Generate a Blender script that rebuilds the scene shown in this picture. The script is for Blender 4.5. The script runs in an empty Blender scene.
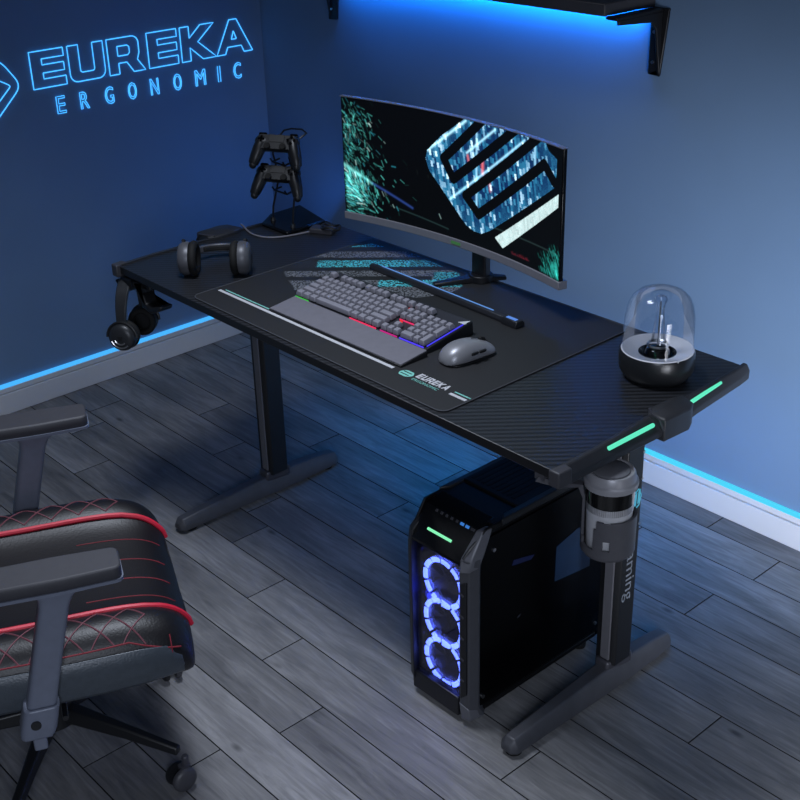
import bpy, bmesh, math, random
import numpy as np
from mathutils import Vector, Matrix, Euler
random.seed(7); rng = np.random.default_rng(11)
PI = math.pi
scn = bpy.context.scene
COL = scn.collection

# ------------------------------------------------------------------ helpers
def lin(h):
    h = h.lstrip('#'); v = [int(h[i:i+2], 16)/255 for i in (0, 2, 4)]
    return tuple(c/12.92 if c <= .04045 else ((c+.055)/1.055)**2.4 for c in v)

def mat(name, col, rough=.5, metal=0., noise=0., nscale=60, bump=0., bscale=300, emit=None, estr=0., spec=.5, coat=0.):
    m = bpy.data.materials.new(name); m.use_nodes = True
    nt = m.node_tree; b = nt.nodes['Principled BSDF']
    c = lin(col) if isinstance(col, str) else col
    b.inputs['Base Color'].default_value = (*c, 1); b.inputs['Roughness'].default_value = rough
    b.inputs['Metallic'].default_value = metal; b.inputs['Specular IOR Level'].default_value = spec
    b.inputs['Coat Weight'].default_value = coat
    if noise or bump:
        tc = nt.nodes.new('ShaderNodeTexCoord')
        if noise:
            n = nt.nodes.new('ShaderNodeTexNoise'); n.inputs['Scale'].default_value = nscale; n.inputs['Detail'].default_value = 4
            nt.links.new(tc.outputs['Object'], n.inputs['Vector'])
            r = nt.nodes.new('ShaderNodeValToRGB'); e = r.color_ramp.elements
            e[0].position = .3; e[1].position = .7
            e[0].color = (*[x*(1-noise) for x in c], 1); e[1].color = (*[min(1, x*(1+noise)) for x in c], 1)
            nt.links.new(n.outputs['Fac'], r.inputs['Fac']); nt.links.new(r.outputs['Color'], b.inputs['Base Color'])
        if bump:
            n2 = nt.nodes.new('ShaderNodeTexNoise'); n2.inputs['Scale'].default_value = bscale
            nt.links.new(tc.outputs['Object'], n2.inputs['Vector'])
            bp = nt.nodes.new('ShaderNodeBump'); bp.inputs['Strength'].default_value = bump; bp.inputs['Distance'].default_value = .002
            nt.links.new(n2.outputs['Fac'], bp.inputs['Height']); nt.links.new(bp.outputs['Normal'], b.inputs['Normal'])
    if emit is not None:
        b.inputs['Emission Color'].default_value = (*(lin(emit) if isinstance(emit, str) else emit), 1)
        b.inputs['Emission Strength'].default_value = estr
    return m

def basis(d):
    d = Vector(d).normalized(); a = Vector((0, 0, 1)) if abs(d.z) < .95 else Vector((1, 0, 0))
    u = d.cross(a).normalized(); return u, d.cross(u).normalized(), d

class MB:
    """collects shapes into one mesh"""
    def __init__(s): s.bm = bmesh.new()
    def box(s, c, size, rot=None, taper=1.):
        hx, hy, hz = [v/2 for v in size]; R = rot.to_matrix() if isinstance(rot, Euler) else (rot or Matrix.Identity(3))
        vs = []
        for z, k in ((-hz, 1.), (hz, taper)):
            for x, y in ((-hx, -hy), (hx, -hy), (hx, hy), (-hx, hy)):
                vs.append(s.bm.verts.new(Vector(c) + R @ Vector((x*k, y*k, z))))
        for f in ((3, 2, 1, 0), (4, 5, 6, 7), (0, 1, 5, 4), (1, 2, 6, 5), (2, 3, 7, 6), (3, 0, 4, 7)):
            s.bm.faces.new([vs[i] for i in f])
        return s
    def loft(s, rings, cap=True, closed=True):
        R = [[s.bm.verts.new(Vector(p)) for p in r] for r in rings]
        n = len(R[0])
        for a, b in zip(R, R[1:]):
            for i in range(n if closed else n-1):
                j = (i+1) % n
                s.bm.faces.new((a[i], a[j], b[j], b[i]))
        if cap and closed:
            s.bm.faces.new(R[0][::-1]); s.bm.faces.new(R[-1])
        return s
    def prism(s, poly, z0, z1, fn=None):
        fn = fn or (lambda x, y, z: (x, y, z))
        return s.loft([[fn(x, y, z0) for x, y in poly], [fn(x, y, z1) for x, y in poly]])
    def cyl(s, p0, p1, r0, r1=None, n=24):
        r1 = r0 if r1 is None else r1; p0 = Vector(p0); p1 = Vector(p1); u, v, d = basis(p1-p0)
        return s.loft([[p + r*(math.cos(2*PI*i/n)*u + math.sin(2*PI*i/n)*v) for i in range(n)] for p, r in ((p0, r0), (p1, r1))])
    def tube(s, pts, r, n=8, closed=False):
        pts = [Vector(p) for p in pts]; rings = []; N = len(pts)
        pu = None
        for i, p in enumerate(pts):
            if closed: d = pts[(i+1) % N] - pts[i-1]
            else: d = pts[min(i+1, N-1)] - pts[max(i-1, 0)]
            d.normalize()
            if pu is None: u, v, _ = basis(d)
            else:
                u = (pu - d*pu.dot(d)); u = u.normalized() if u.length > 1e-6 else basis(d)[0]; v = d.cross(u)
            pu = u
            rr = r[i] if isinstance(r, (list, tuple)) else r
            rings.append([p + rr*(math.cos(2*PI*k/n)*u + math.sin(2*PI*k/n)*v) for k in range(n)])
        if closed: rings.append(rings[0])
        return s.loft(rings, cap=not closed)
    def lathe(s, prof, c=(0, 0, 0), n=40, axis=(0, 0, 1), closed=False):
        u, v, d = basis(axis); c = Vector(c)
        rings = [[c + d*z + max(r, 1e-5)*(math.cos(2*PI*i/n)*u + math.sin(2*PI*i/n)*v) for i in range(n)] for r, z in prof]
        if closed: rings.append(rings[0])
        return s.loft(rings, cap=False)
    def ball(s, c, r, n=16, rot=None):
        r = (r, r, r) if not isinstance(r, (tuple, list)) else r
        R = rot.to_matrix() if isinstance(rot, Euler) else Matrix.Identity(3)
        M = Matrix.Translation(c) @ R.to_4x4() @ Matrix.Diagonal((*r, 1))
        bmesh.ops.create_uvsphere(s.bm, u_segments=n, v_segments=max(6, n*2//3), radius=1, matrix=M); return s
    def shape(s, loops, fn, depth=0.):
        """flat filled shape with holes; loops of (a,b); fn maps (a,b,d) to 3-D"""
        es = []; 
        for L in loops:
            vs = [s.bm.verts.new(fn(a, b, depth)) for a, b in L]
            es += [s.bm.edges.new((vs[i], vs[(i+1) % len(vs)])) for i in range(len(vs))]
        bmesh.ops.triangle_fill(s.bm, use_beauty=True, edges=es); return s
    def build(s, name, m, parent=None, bevel=0., seg=2, smooth=True, sub=0, ang=40, merge=True):
        if merge: bmesh.ops.remove_doubles(s.bm, verts=s.bm.verts, dist=1e-6)
        bmesh.ops.recalc_face_normals(s.bm, faces=s.bm.faces)
        me = bpy.data.meshes.new(name); s.bm.to_mesh(me); s.bm.free()
        o = bpy.data.objects.new(name, me); COL.objects.link(o)
        if m is not None: me.materials.append(m)
        if parent is not None: o.parent = parent
        if bevel:
            b = o.modifiers.new('bevel', 'BEVEL'); b.width = bevel; b.segments = seg; b.limit_method = 'ANGLE'; b.angle_limit = math.radians(35)
        if sub:
            b = o.modifiers.new('sub', 'SUBSURF'); b.levels = b.render_levels = sub
        if smooth:
            for p in me.polygons: p.use_smooth = True
            if not sub:
                try: me.set_sharp_from_angle(angle=math.radians(ang))
                except Exception: pass
        return o

def empty(name, loc=(0, 0, 0), rot=(0, 0, 0)):
    o = bpy.data.objects.new(name, None); COL.objects.link(o); o.location = loc; o.rotation_euler = rot; o.empty_display_size = .05; return o
def tag(o, label=None, cat=None, group=None, kind=None):
    if label: o['label'] = label
    if cat: o['category'] = cat
    if group: o['group'] = group
    if kind: o['kind'] = kind
    return o
def rrect(x0, y0, x1, y1, r, n=5):
    P = []
    for cx, cy, a in ((x1-r, y1-r, 0), (x0+r, y1-r, 90), (x0+r, y0+r, 180), (x1-r, y0+r, 270)):
        for i in range(n+1):
            t = math.radians(a + 90*i/n); P.append((cx+r*math.cos(t), cy+r*math.sin(t)))
    return P
def text_mesh(txt, size):
    """edge loops of a line of text, returned as polygons (vertices, faces)"""
    cu = bpy.data.curves.new('t', 'FONT'); cu.body = txt; cu.size = size; cu.resolution_u = 3
    o = bpy.data.objects.new('t', cu); COL.objects.link(o); bpy.context.view_layer.update()
    dg = bpy.context.evaluated_depsgraph_get(); me = bpy.data.meshes.new_from_object(o.evaluated_get(dg))
    V = [tuple(v.co) for v in me.vertices]; F = [tuple(p.vertices) for p in me.polygons]
    bpy.data.objects.remove(o); bpy.data.curves.remove(cu); bpy.data.meshes.remove(me)
    return V, F
def text_loops(txt, size):
    V, F = text_mesh(txt, size); cnt = {}
    key = lambda i: (round(V[i][0], 6), round(V[i][1], 6))
    for f in F:
        for i in range(len(f)):
            a, b = key(f[i]), key(f[(i+1) % len(f)])
            if a != b: cnt[(a, b)] = cnt.get((a, b), 0)+1
    nxt = {a: b for (a, b) in cnt if (b, a) not in cnt}
    loops = []
    while nxt:
        s = next(iter(nxt)); L = [s]; k = nxt.pop(s)
        while k != s and k in nxt: L.append(k); k = nxt.pop(k)
        loops.append(L)
    return loops
def put_text(mb, txt, size, fn, sx=1.):
    V, F = text_mesh(txt, size); vs = [mb.bm.verts.new(fn(v[0]*sx, v[1])) for v in V]
    for f in F:
        try: mb.bm.faces.new([vs[i] for i in f])
        except ValueError: pass
    return mb

# ------------------------------------------------------------------ materials
BLK = mat('black_plastic', '#17181b', .45, bump=.05)
BLKM = mat('black_metal', '#1b1c20', .38, .2, bump=.05)
GRYM = mat('grey_metal', '#46464d', .42, .3, noise=.06)
GRYP = mat('grey_plastic', '#3d3d42', .5, noise=.05)
FOOT = mat('foot_metal', '#4a4b51', .5, .2, noise=.1, nscale=30)
GLOSS = mat('gloss_black', '#050506', .12, 0, bump=.0, coat=.5, noise=.01)
CHROME = mat('steel', '#c8c8cc', .28, 1., noise=.05)
WHITE = mat('white_print', '#c4c5ca', .6, noise=.03)
TEALP = mat('teal_print', '#7fc9bd', .6, noise=.03)
RUBBER = mat('rubber', '#0c0c0d', .8, noise=.05)
LEATHER = mat('black_leather', '#0f0d11', .46, bump=.25, bscale=260, noise=.08)
LEATHG = mat('grey_leather', '#3d444c', .4, bump=.3, bscale=260, noise=.1)
REDP = mat('red_piping', '#c81f38', .5, noise=.08)
REDT = mat('red_thread', '#7a1726', .7, noise=.05)
SILV = mat('silver_mouse', '#8f9096', .38, .35, noise=.04)
KEYC = mat('keycap_grey', '#85848e', .6, noise=.04)
PLATE = mat('keyboard_plate', '#3c3c43', .45, .4, noise=.05)
WRIST = mat('wrist_rest', '#6c6b74', .7, noise=.05, bump=.1)
DKGLS = mat('dark_gloss', '#0e0f12', .2, .0, noise=.02)
def emis(name, col, s): return mat(name, '#101010', .5, emit=col, estr=s, noise=.01)
CYAN = emis('cyan_led', (.06, .43, .95), 1.1)
CYAN2 = emis('aqua_led', (.06, .60, .86), 1.1)
NEON = emis('neon_line', (.06, .42, 1.), 1.7)
MINT = emis('mint_led', (.12, .85, .55), 1.0)
FANL = emis('fan_led', (.12, .19, 1.), 17.)
FANB = emis('fan_blue', (.02, .03, .55), .55)

def glass(name, tint, gloss=.08, rough=.03):
    m = bpy.data.materials.new(name); m.use_nodes = True; nt = m.node_tree; nt.nodes.clear()
    o = nt.nodes.new('ShaderNodeOutputMaterial'); t = nt.nodes.new('ShaderNodeBsdfTransparent'); g = nt.nodes.new('ShaderNodeBsdfGlossy')
    t.inputs[0].default_value = (*tint, 1); g.inputs['Roughness'].default_value = rough
    lw = nt.nodes.new('ShaderNodeLayerWeight'); lw.inputs['Blend'].default_value = .25
    mr = nt.nodes.new('ShaderNodeMapRange'); mr.inputs['To Min'].default_value = gloss*.5; mr.inputs['To Max'].default_value = .55
    nt.links.new(lw.outputs['Fresnel'], mr.inputs['Value'])
    mx = nt.nodes.new('ShaderNodeMixShader'); nt.links.new(mr.outputs[0], mx.inputs[0])
    nt.links.new(t.outputs[0], mx.inputs[1]); nt.links.new(g.outputs[0], mx.inputs[2]); nt.links.new(mx.outputs[0], o.inputs[0])
    return m
GLASS = glass('clear_glass', (.95, .97, 1.), .06)
SMOKE = glass('smoked_glass', (.6, .6, .7), .05)

# ------------------------------------------------------------------ room
WY, LX = .849, -1.642          # back wall plane, left wall plane
def wallmat(name, col):
    m = mat(name, col, .75, noise=.05, nscale=2.5, bump=.08, bscale=180); return m
WALLM = wallmat('wall_paint', (.135, .225, .37))
m = MB(); m.box(((LX+4.2)/2, WY+.05, 1.3), (4.2-LX, .1, 2.6)); tag(m.build('wall_back', WALLM, smooth=False), 'blue grey painted wall behind the desk', kind='structure')
m = MB(); m.box((LX-.05, (WY+.1-4.2)/2, 1.3), (.1, WY+.1+4.2, 2.6)); tag(m.build('wall_left', WALLM, smooth=False), 'dark blue wall with the neon lettering', kind='structure')

# floor : wooden planks laid along x, each one .121 wide, with a tone of its own
PW, PL = .1228, .89
joint = {0: .87, 1: -1.17, 5: .624, 6: .396, -2: -.46, -3: .669, -4: .008, -5: .238, -8: .035, -1: .33, 2: .15, 3: -.3, 4: -.62, -6: -.2, -7: -.7}
fb = bmesh.new(); tl = fb.faces.layers.float.new('tone'); cl = fb.verts.layers.float_color.new('plank')
gap = .0016
for k in range(-32, 7):
    y0 = .02+k*PW; y1 = min(y0+PW, WY)
    j0 = joint.get(k, random.uniform(-.4, .4)); n0 = math.floor((LX-j0)/PL)
    x = j0+n0*PL
    while x < 4.2:
        xa, xb = max(x, LX), min(x+PL, 4.2)
        if xb-xa > .004:
            tone = random.uniform(0, 1); off = random.uniform(0, 1)
            top = [fb.verts.new(p) for p in ((xa+gap, y0+gap, 0), (xb-gap, y0+gap, 0), (xb-gap, y1-gap, 0), (xa+gap, y1-gap, 0))]
            bot = [fb.verts.new(p) for p in ((xa, y0, -.004), (xb, y0, -.004), (xb, y1, -.004), (xa, y1, -.004))]
            for v in top+bot: v[cl] = (tone, off, random.uniform(0, 1) if False else off*7 % 1, 1)
            fb.faces.new(top)
            for i in range(4): fb.faces.new((bot[i], bot[(i+1) % 4], top[(i+1) % 4], top[i])).material_index = 1
        x += PL
vs = [fb.verts.new(p) for p in ((LX, -3.9, -.0045), (4.2, -3.9, -.0045), (4.2, WY, -.0045), (LX, WY, -.0045))]; fb.faces.new(vs).material_index = 1
me = bpy.data.meshes.new('floor'); fb.to_mesh(me); fb.free()
fo = bpy.data.objects.new('floor', me); COL.objects.link(fo); tag(fo, 'grey weathered wood plank floor', kind='structure')
fm = bpy.data.materials.new('wood_planks'); fm.use_nodes = True; nt = fm.node_tree; b = nt.nodes['Principled BSDF']
def N(t, **kw):
    n = nt.nodes.new(t)
    for k, v in kw.items():
        if k in n.inputs: n.inputs[k].default_value = v
        else: setattr(n, k, v)
    return n
at = N('ShaderNodeAttribute'); at.attribute_name = 'plank'; sp = N('ShaderNodeSeparateColor'); nt.links.new(at.outputs['Color'], sp.inputs[0])
tc = N('ShaderNodeTexCoord'); mp = N('ShaderNodeMapping'); mp.inputs['Scale'].default_value = (3.2, 34, 1)
cx = N('ShaderNodeCombineXYZ'); mu = N('ShaderNodeMath', operation='MULTIPLY'); mu.inputs[1].default_value = 37
nt.links.new(sp.outputs['Green'], mu.inputs[0]); nt.links.new(mu.outputs[0], cx.inputs['X']); nt.links.new(mu.outputs[0], cx.inputs['Z'])
ad = N('ShaderNodeVectorMath', operation='ADD'); nt.links.new(tc.outputs['Object'], ad.inputs[0]); nt.links.new(cx.outputs[0], ad.inputs[1])
nt.links.new(ad.outputs[0], mp.inputs['Vector'])
g1 = N('ShaderNodeTexNoise', Scale=1.6, Detail=8, Roughness=.65, Distortion=1.2); nt.links.new(mp.outputs[0], g1.inputs['Vector'])
mp2 = N('ShaderNodeMapping'); mp2.inputs['Scale'].default_value = (2.2, 7, 1); nt.links.new(ad.outputs[0], mp2.inputs['Vector'])
g2 = N('ShaderNodeTexNoise', Scale=1.5, Detail=3, Distortion=.6); nt.links.new(mp2.outputs[0], g2.inputs['Vector'])
mx = N('ShaderNodeMath', operation='MULTIPLY_ADD'); mx.inputs[1].default_value = .55; nt.links.new(g1.outputs['Fac'], mx.inputs[0])
m2 = N('ShaderNodeMath', operation='MULTIPLY'); m2.inputs[1].default_value = .45; nt.links.new(g2.outputs['Fac'], m2.inputs[0]); nt.links.new(m2.outputs[0], mx.inputs[2])
m3 = N('ShaderNodeMath', operation='MULTIPLY_ADD'); m3.inputs[1].default_value = .14; nt.links.new(sp.outputs['Red'], m3.inputs[0])
sb = N('ShaderNodeMath', operation='SUBTRACT'); sb.inputs[1].default_value = .07; nt.links.new(mx.outputs[0], sb.inputs[0]); nt.links.new(sb.outputs[0], m3.inputs[2])
rp = N('ShaderNodeValToRGB'); e = rp.color_ramp.elements; e[0].position = .3; e[1].position = .72
e[0].color = (.07, .07, .075, 1); e[1].color = (.31, .305, .31, 1); e2 = rp.color_ramp.elements.new(.5); e2.color = (.165, .163, .166, 1)
nt.links.new(m3.outputs[0], rp.inputs['Fac'])
# knots
mp3 = N('ShaderNodeMapping'); mp3.inputs['Scale'].default_value = (1, 2.2, 1); nt.links.new(ad.outputs[0], mp3.inputs['Vector'])
vo = N('ShaderNodeTexVoronoi', Scale=3.2); nt.links.new(mp3.outputs[0], vo.inputs['Vector'])
kr = N('ShaderNodeMapRange'); kr.inputs['From Min'].default_value = .02; kr.inputs['From Max'].default_value = .075; kr.inputs['To Min'].default_value = .35; kr.inputs['To Max'].default_value = 1
nt.links.new(vo.outputs['Distance'], kr.inputs['Value'])
mm = N('ShaderNodeMix', data_type='RGBA', blend_type='MULTIPLY'); mm.inputs[0].default_value = 1
nt.links.new(rp.outputs['Color'], mm.inputs[6]); nt.links.new(kr.outputs[0], mm.inputs[7]); nt.links.new(mm.outputs[2], b.inputs['Base Color'])
bp = N('ShaderNodeBump', Strength=.15, Distance=.002); nt.links.new(g1.outputs['Fac'], bp.inputs['Height']); nt.links.new(bp.outputs['Normal'], b.inputs['Normal'])
b.inputs['Roughness'].default_value = .52
me.materials.append(fm); me.materials.append(mat('plank_seam', '#1a1b1f', .8, noise=.1))

BASEM = mat('baseboard_paint', (.62, .63, .66), .5, noise=.03, nscale=4)
BH = .092
m = MB(); m.box(((LX+4.2)/2, WY-.008, (BH-.02)/2), (4.2-LX, .016, BH-.02)); m.box(((LX+4.2)/2, WY-.006, BH-.009), (4.2-LX, .012, .018))
tag(m.build('baseboard_back', BASEM, bevel=.002), 'pale skirting board along the back wall', kind='structure')
m = MB(); m.box((LX+.008, (WY-4)/2, (BH-.02)/2), (.016, WY+4, BH-.02)); m.box((LX+.006, (WY-4)/2, BH-.009), (.012, WY+4, .018))
tag(m.build('baseboard_left', BASEM, bevel=.002), 'pale skirting board along the left wall', kind='structure')
m = MB(); m.box(((LX+4.2)/2+.01, WY-.006, BH+.006), (4.2-LX-.02, .012, .012))
tag(m.build('led_strip', CYAN2, bevel=.002), 'glowing cyan light strip on the back wall skirting board', 'light strip')
m = MB(); m.box((LX+.006, (WY-4)/2-.01, BH+.006), (.012, WY+4-.02, .012))
tag(m.build('led_strip', CYAN, bevel=.002), 'glowing blue light strip on the left wall skirting board', 'light strip')

# ------------------------------------------------------------------ neon lettering on the left wall
sign = tag(empty('neon_sign', (LX, .34, 1.05)), 'glowing blue outline lettering in two lines on the left wall', 'neon sign')
def wl(y, z): return (.004, y-.34, z-1.05)
TR = .0017
def outline(mb, loops):
    for L in loops:
        P = []
        n = len(L)
        for i in range(n):
            a, c = L[i], L[(i+1) % n]; d = math.hypot(c[0]-a[0], c[1]-a[1])
            k = max(1, int(d/.02))
            for j in range(k):
                t = j/k
                P.append(wl(a[0]+(c[0]-a[0])*t, a[1]+(c[1]-a[1])*t))
            if d > .012 and k == 1: P.append(wl(a[0]+(c[0]-a[0])*.9, a[1]+(c[1]-a[1])*.9))
        mb.tube(P, TR, 6, closed=True)
Z0, Z1 = 1.026, 1.139
def gE(x, w):  # block E in a box; unit heights
    return [[(x, 0), (x+w, 0), (x+w, .24), (x+.34*w, .24), (x+.34*w, .40), (x+w*.98, .40), (x+w*.98, .62), (x+.34*w, .62), (x+.34*w, .78), (x+w, .78), (x+w, 1), (x, 1)]]
def arc(cx, cy, rx, ry, a0, a1, n=6): return [(cx+rx*math.cos(math.radians(a0+(a1-a0)*i/n)), cy+ry*math.sin(math.radians(a0+(a1-a0)*i/n))) for i in range(n+1)]
GL = {}
GL['E'] = gE(0, 1.)
GL['U'] = [[(0, 1)]+arc(.2, .22, .2, .22, 180, 270)+arc(.8, .22, .2, .22, 270, 360)+[(1, 1), (.70, 1), (.70, .3)]+arc(.64, .3, .06, .06, 0, -90, 3)+arc(.36, .3, .06, .06, 270, 180, 3)+[(.30, 1)]]
GL['R'] = [[(0, 0), (.3, 0), (.3, .3), (.55, .3), (.74, 0), (1.1, 0), (.88, .33)]+arc(.75, .55, .2, .2, -30, 0, 3)+arc(.75, .8, .2, .2, 0, 90)+[(0, 1)], [(.3, .5), (.3, .77), (.6, .77), (.66, .72), (.66, .56), (.6, .5)]]
GL['K'] = [[(0, 0), (.26, 0), (.26, .38), (.62, 0), (1.02, 0), (.5, .52), (1.0, 1), (.6, 1), (.26, .66), (.26, 1), (0, 1)]]
GL['A'] = [[(0, 0), (.24, 0), (.31, .2), (.69, .2), (.76, 0), (1, 0), (.6, 1), (.4, 1)], [(.43, .42), (.57, .42), (.5, .66)]]
for ch, x0, x1 in (('E', -.033, .082), ('U', .097, .222), ('R', .236, .357), ('E', .384, .498), ('K', .512, .648), ('A', .652, .802)):
    mb = MB(); outline(mb, [[(x0+p[0]*(x1-x0), Z0+p[1]*(Z1-Z0)) for p in L] for L in GL[ch]])
    mb.build('letter', NEON, sign)
for ch, x0 in zip('ERGONOMIC', (.036, .119, .209, .295, .380, .470, .557, .649, .716)):
    L = text_loops(ch, .072); xs = [p[0] for l in L for p in l]; a = min(xs)
    w = {'M': .040, 'I': .010}.get(ch, .030); s = w/(max(xs)-a)
    ys = [p[1] for l in L for p in l]; yb, yt = min(ys), max(ys)
    mb = MB()
    for l in L:
        mb.tube([wl(x0+(p[0]-a)*s, .939+(p[1]-yb)/(yt-yb)*.053) for p in l], .0014, 6, closed=True)
    mb.build('letter', NEON, sign)
# emblem : rounded hexagon, right corner in view
mb = MB()
def rpoly(P, r, n=5):
    out = []
    for i in range(len(P)):
        a, p, c = Vector(P[i-1]), Vector(P[i]), Vector(P[(i+1) % len(P)])
        u = (a-p).normalized(); v = (c-p).normalized(); k = min(r, (a-p).length*.45, (c-p).length*.45)
        q0, q1 = p+u*k, p+v*k
        for j in range(n+1):
            t = j/n; out.append(tuple((1-t)**2*q0+2*t*(1-t)*p+t*t*q1))
    return out
hexo = rpoly([(-.072, 1.046), (-.20, .925), (-.34, .985), (-.385, 1.075), (-.25, 1.19), (-.125, 1.125)], .03)
mb.tube([wl(*p) for p in hexo], TR, 6, closed=True)
slot = rpoly([(-.106, 1.05), (-.125, 1.062), (-.26, 1.135), (-.30, 1.10), (-.26, 1.075), (-.2, 1.10), (-.15, 1.07), (-.31, .99), (-.28, .965), (-.2, .965)], .008, 3)
mb.tube([wl(*p) for p in slot], TR, 6, closed=True)
mb.build('emblem', NEON, sign)

# ------------------------------------------------------------------ wall shelf
sh = tag(empty('wall_shelf', (-.59, WY, 1.335)), 'black wall shelf with blue light strip under it, top of the photo', 'shelf')
m = MB(); m.box((-.0125, -.1, .015), (1.285, .2, .03)); m.build('shelf_board', GRYP, sh, bevel=.003)
for sx in (-1, 1):
    m = MB(); X = sx*.642
    m.loft([[(X-.018, y, z) for y, z in ((0, 0), (-.008, 0), (-.008, -.167), (0, -.167))], [(X+(.036 if z > -.1 else .018), y, z) for y, z in ((0, 0), (-.008, 0), (-.008, -.167), (0, -.167))]]); m.box((X, -.098, -.005), (.036, .18, .008))
    m.prism([(-.008, -.167), (-.008, -.008), (-.18, -.008), (-.18, -.02), (-.05, -.03), (-.03, -.05)], X+sx*.010, X+sx*.018, lambda a, b_, c: (c, a, b_))
    br = m.build('bracket', BLKM, sh, bevel=.002)
    for z in (-.06, -.135):
        s_ = MB(); s_.cyl((X-.004, -.008, z), (X-.004, -.012, z), .0042, n=12); s_.build('screw', CHROME, br)
m = MB(); m.box((0, -.03, -.003), (1.2, .014, .006)); m.build('light_strip', emis('shelf_led', (.03, .25, 1.), 6.), sh)

# ------------------------------------------------------------------ gaming desk
desk = tag(empty('gaming_desk', (0, 0, 0)), 'large black gaming desk with carbon pattern top and mint lit edge panels', 'desk')
# tabletop with carbon weave
cm = bpy.data.materials.new('carbon_top'); cm.use_nodes = True; nt = cm.node_tree; b = nt.nodes['Principled BSDF']
tc = N('ShaderNodeTexCoord'); mp = N('ShaderNodeMapping'); mp.inputs['Rotation'].default_value = (0, 0, math.radians(-47.8)); nt.links.new(tc.outputs['Object'], mp.inputs['Vector'])
wv = N('ShaderNodeTexWave', Scale=20.5, Distortion=.4); wv.bands_direction = 'Y'; wv.inputs['Detail Scale'].default_value = 3; nt.links.new(mp.outputs[0], wv.inputs['Vector'])
wv2 = N('ShaderNodeTexWave', Scale=140, Distortion=0); wv2.bands_direction = 'X'; nt.links.new(mp.outputs[0], wv2.inputs['Vector'])
mu = N('ShaderNodeMath', operation='MULTIPLY_ADD'); mu.inputs[1].default_value = .2; nt.links.new(wv2.outputs['Fac'], mu.inputs[0]); nt.links.new(wv.outputs['Fac'], mu.inputs[2])
rp = N('ShaderNodeValToRGB'); e = rp.color_ramp.elements; e[0].position = .15; e[1].position = .95; e[0].color = (.006, .0065, .008, 1); e[1].color = (.026, .028, .034, 1)
nt.links.new(mu.outputs[0], rp.inputs[0]); nt.links.new(rp.outputs[0], b.inputs['Base Color']); b.inputs['Roughness'].default_value = .42
bp = N('ShaderNodeBump', Strength=.25, Distance=.0006); nt.links.new(mu.outputs[0], bp.inputs['Height']); nt.links.new(bp.outputs[0], b.inputs['Normal'])
CARBON = cm
TOPZ = .75
m = MB(); m.prism([(-.752, -.302), (.752, -.306), (.745, -.18), (.735, 0), (.728, .305), (-.745, .305), (-.765, 0), (-.762, -.15)], .730, TOPZ)
tt = m.build('tabletop', CARBON, desk, bevel=.002)
tt.data.materials.append(BLK)
for p_ in tt.data.polygons:
    if p_.normal.z < .5: p_.material_index = 1
# side panels : sloped trims with a raised lug
def side(sg, stations, name):
    m = MB(); rings = []
    for y, xi, xo, dz in stations:
        z = TOPZ+.004
        ring = [(sg*xi, y, .721), (sg*xi, y, z), (sg*(xi+.010), y, z), (sg*xo, y, z-dz), (sg*xo, y, .721)]
        rings.append(ring)
    m.loft(rings)
    return m.build(name, GRYP if False else TRIM, desk, bevel=.0025)
TRIM = mat('trim_black', '#2c2d31', .5, noise=.08, nscale=40)
st = [(-.310, .742, .764, .014), (-.27, .742, .766, .016), (-.19, .742, .766, .018), (-.035, .732, .770, .020), (.03, .732, .772, .02), (.10, .734, .762, .018), (.27, .728, .748, .016), (.312, .724, .742, .012)]
sr = side(1, st, 'side_panel'); slf = side(-1, [(y, xi+.012*o_, xo+.034*o_, dz+.012) for y, xi, xo, dz in st for o_ in (min(1, max(0, (y+.31)/.2)),)], 'side_panel')
for (y0, y1, x0, x1) in ((-.166, -.038, .757, .759), (.098, .206, .750, .741)):
    m = MB(); zc = TOPZ-.0035
    A, B = Vector((x0, y0, zc)), Vector((x1, y1, zc+.0012)); pts = [A+(B-A)*t for t in np.linspace(0, 1, 6)]
    m.tube(pts, .0044, 10); m.ball(A, .0044, 10); m.ball(B, .0044, 10); m.build('light_strip', MINT, sr)
for sg, par, dx in ((1, sr, 0), (-1, slf, .03)):
    m = MB()
    P = [(.722+dx*.4, -.002), (.736+dx*.4, -.024), (.776+dx, -.022), (.780+dx, .052), (.768+dx, .078), (.734+dx*.4, .090), (.724+dx*.4, .064)]
    m.loft([[(sg*x, y, .712) for x, y in P], [(sg*x, y, .7575) for x, y in P], [(sg*(.746+dx*.7+(x-.746-dx*.7)*.86), .028+(y-.028)*.9, .7605) for x, y in P]])
    lug = m.build('edge_lug', TRIM, par, bevel=.002)
    m = MB(); m.tube([(sg*(.726+dx*.4), -.006, .7605), (sg*(.741+dx*.5), -.021, .7605), (sg*(.762+dx), -.022, .756), (sg*(.776+dx), -.024, .736)], .0024, 6); m.build('ridge', GRYM, lug)
    # front corner cap
    m = MB(); m.prism([(.740, -.314), (.766, -.314), (.768, -.280), (.746, -.276)], .722, .7550, lambda x, y, z: (sg*x+ (0 if sg > 0 else -.0), y, z))
    m.build('corner_cap', GRYP, par, bevel=.003)
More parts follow.
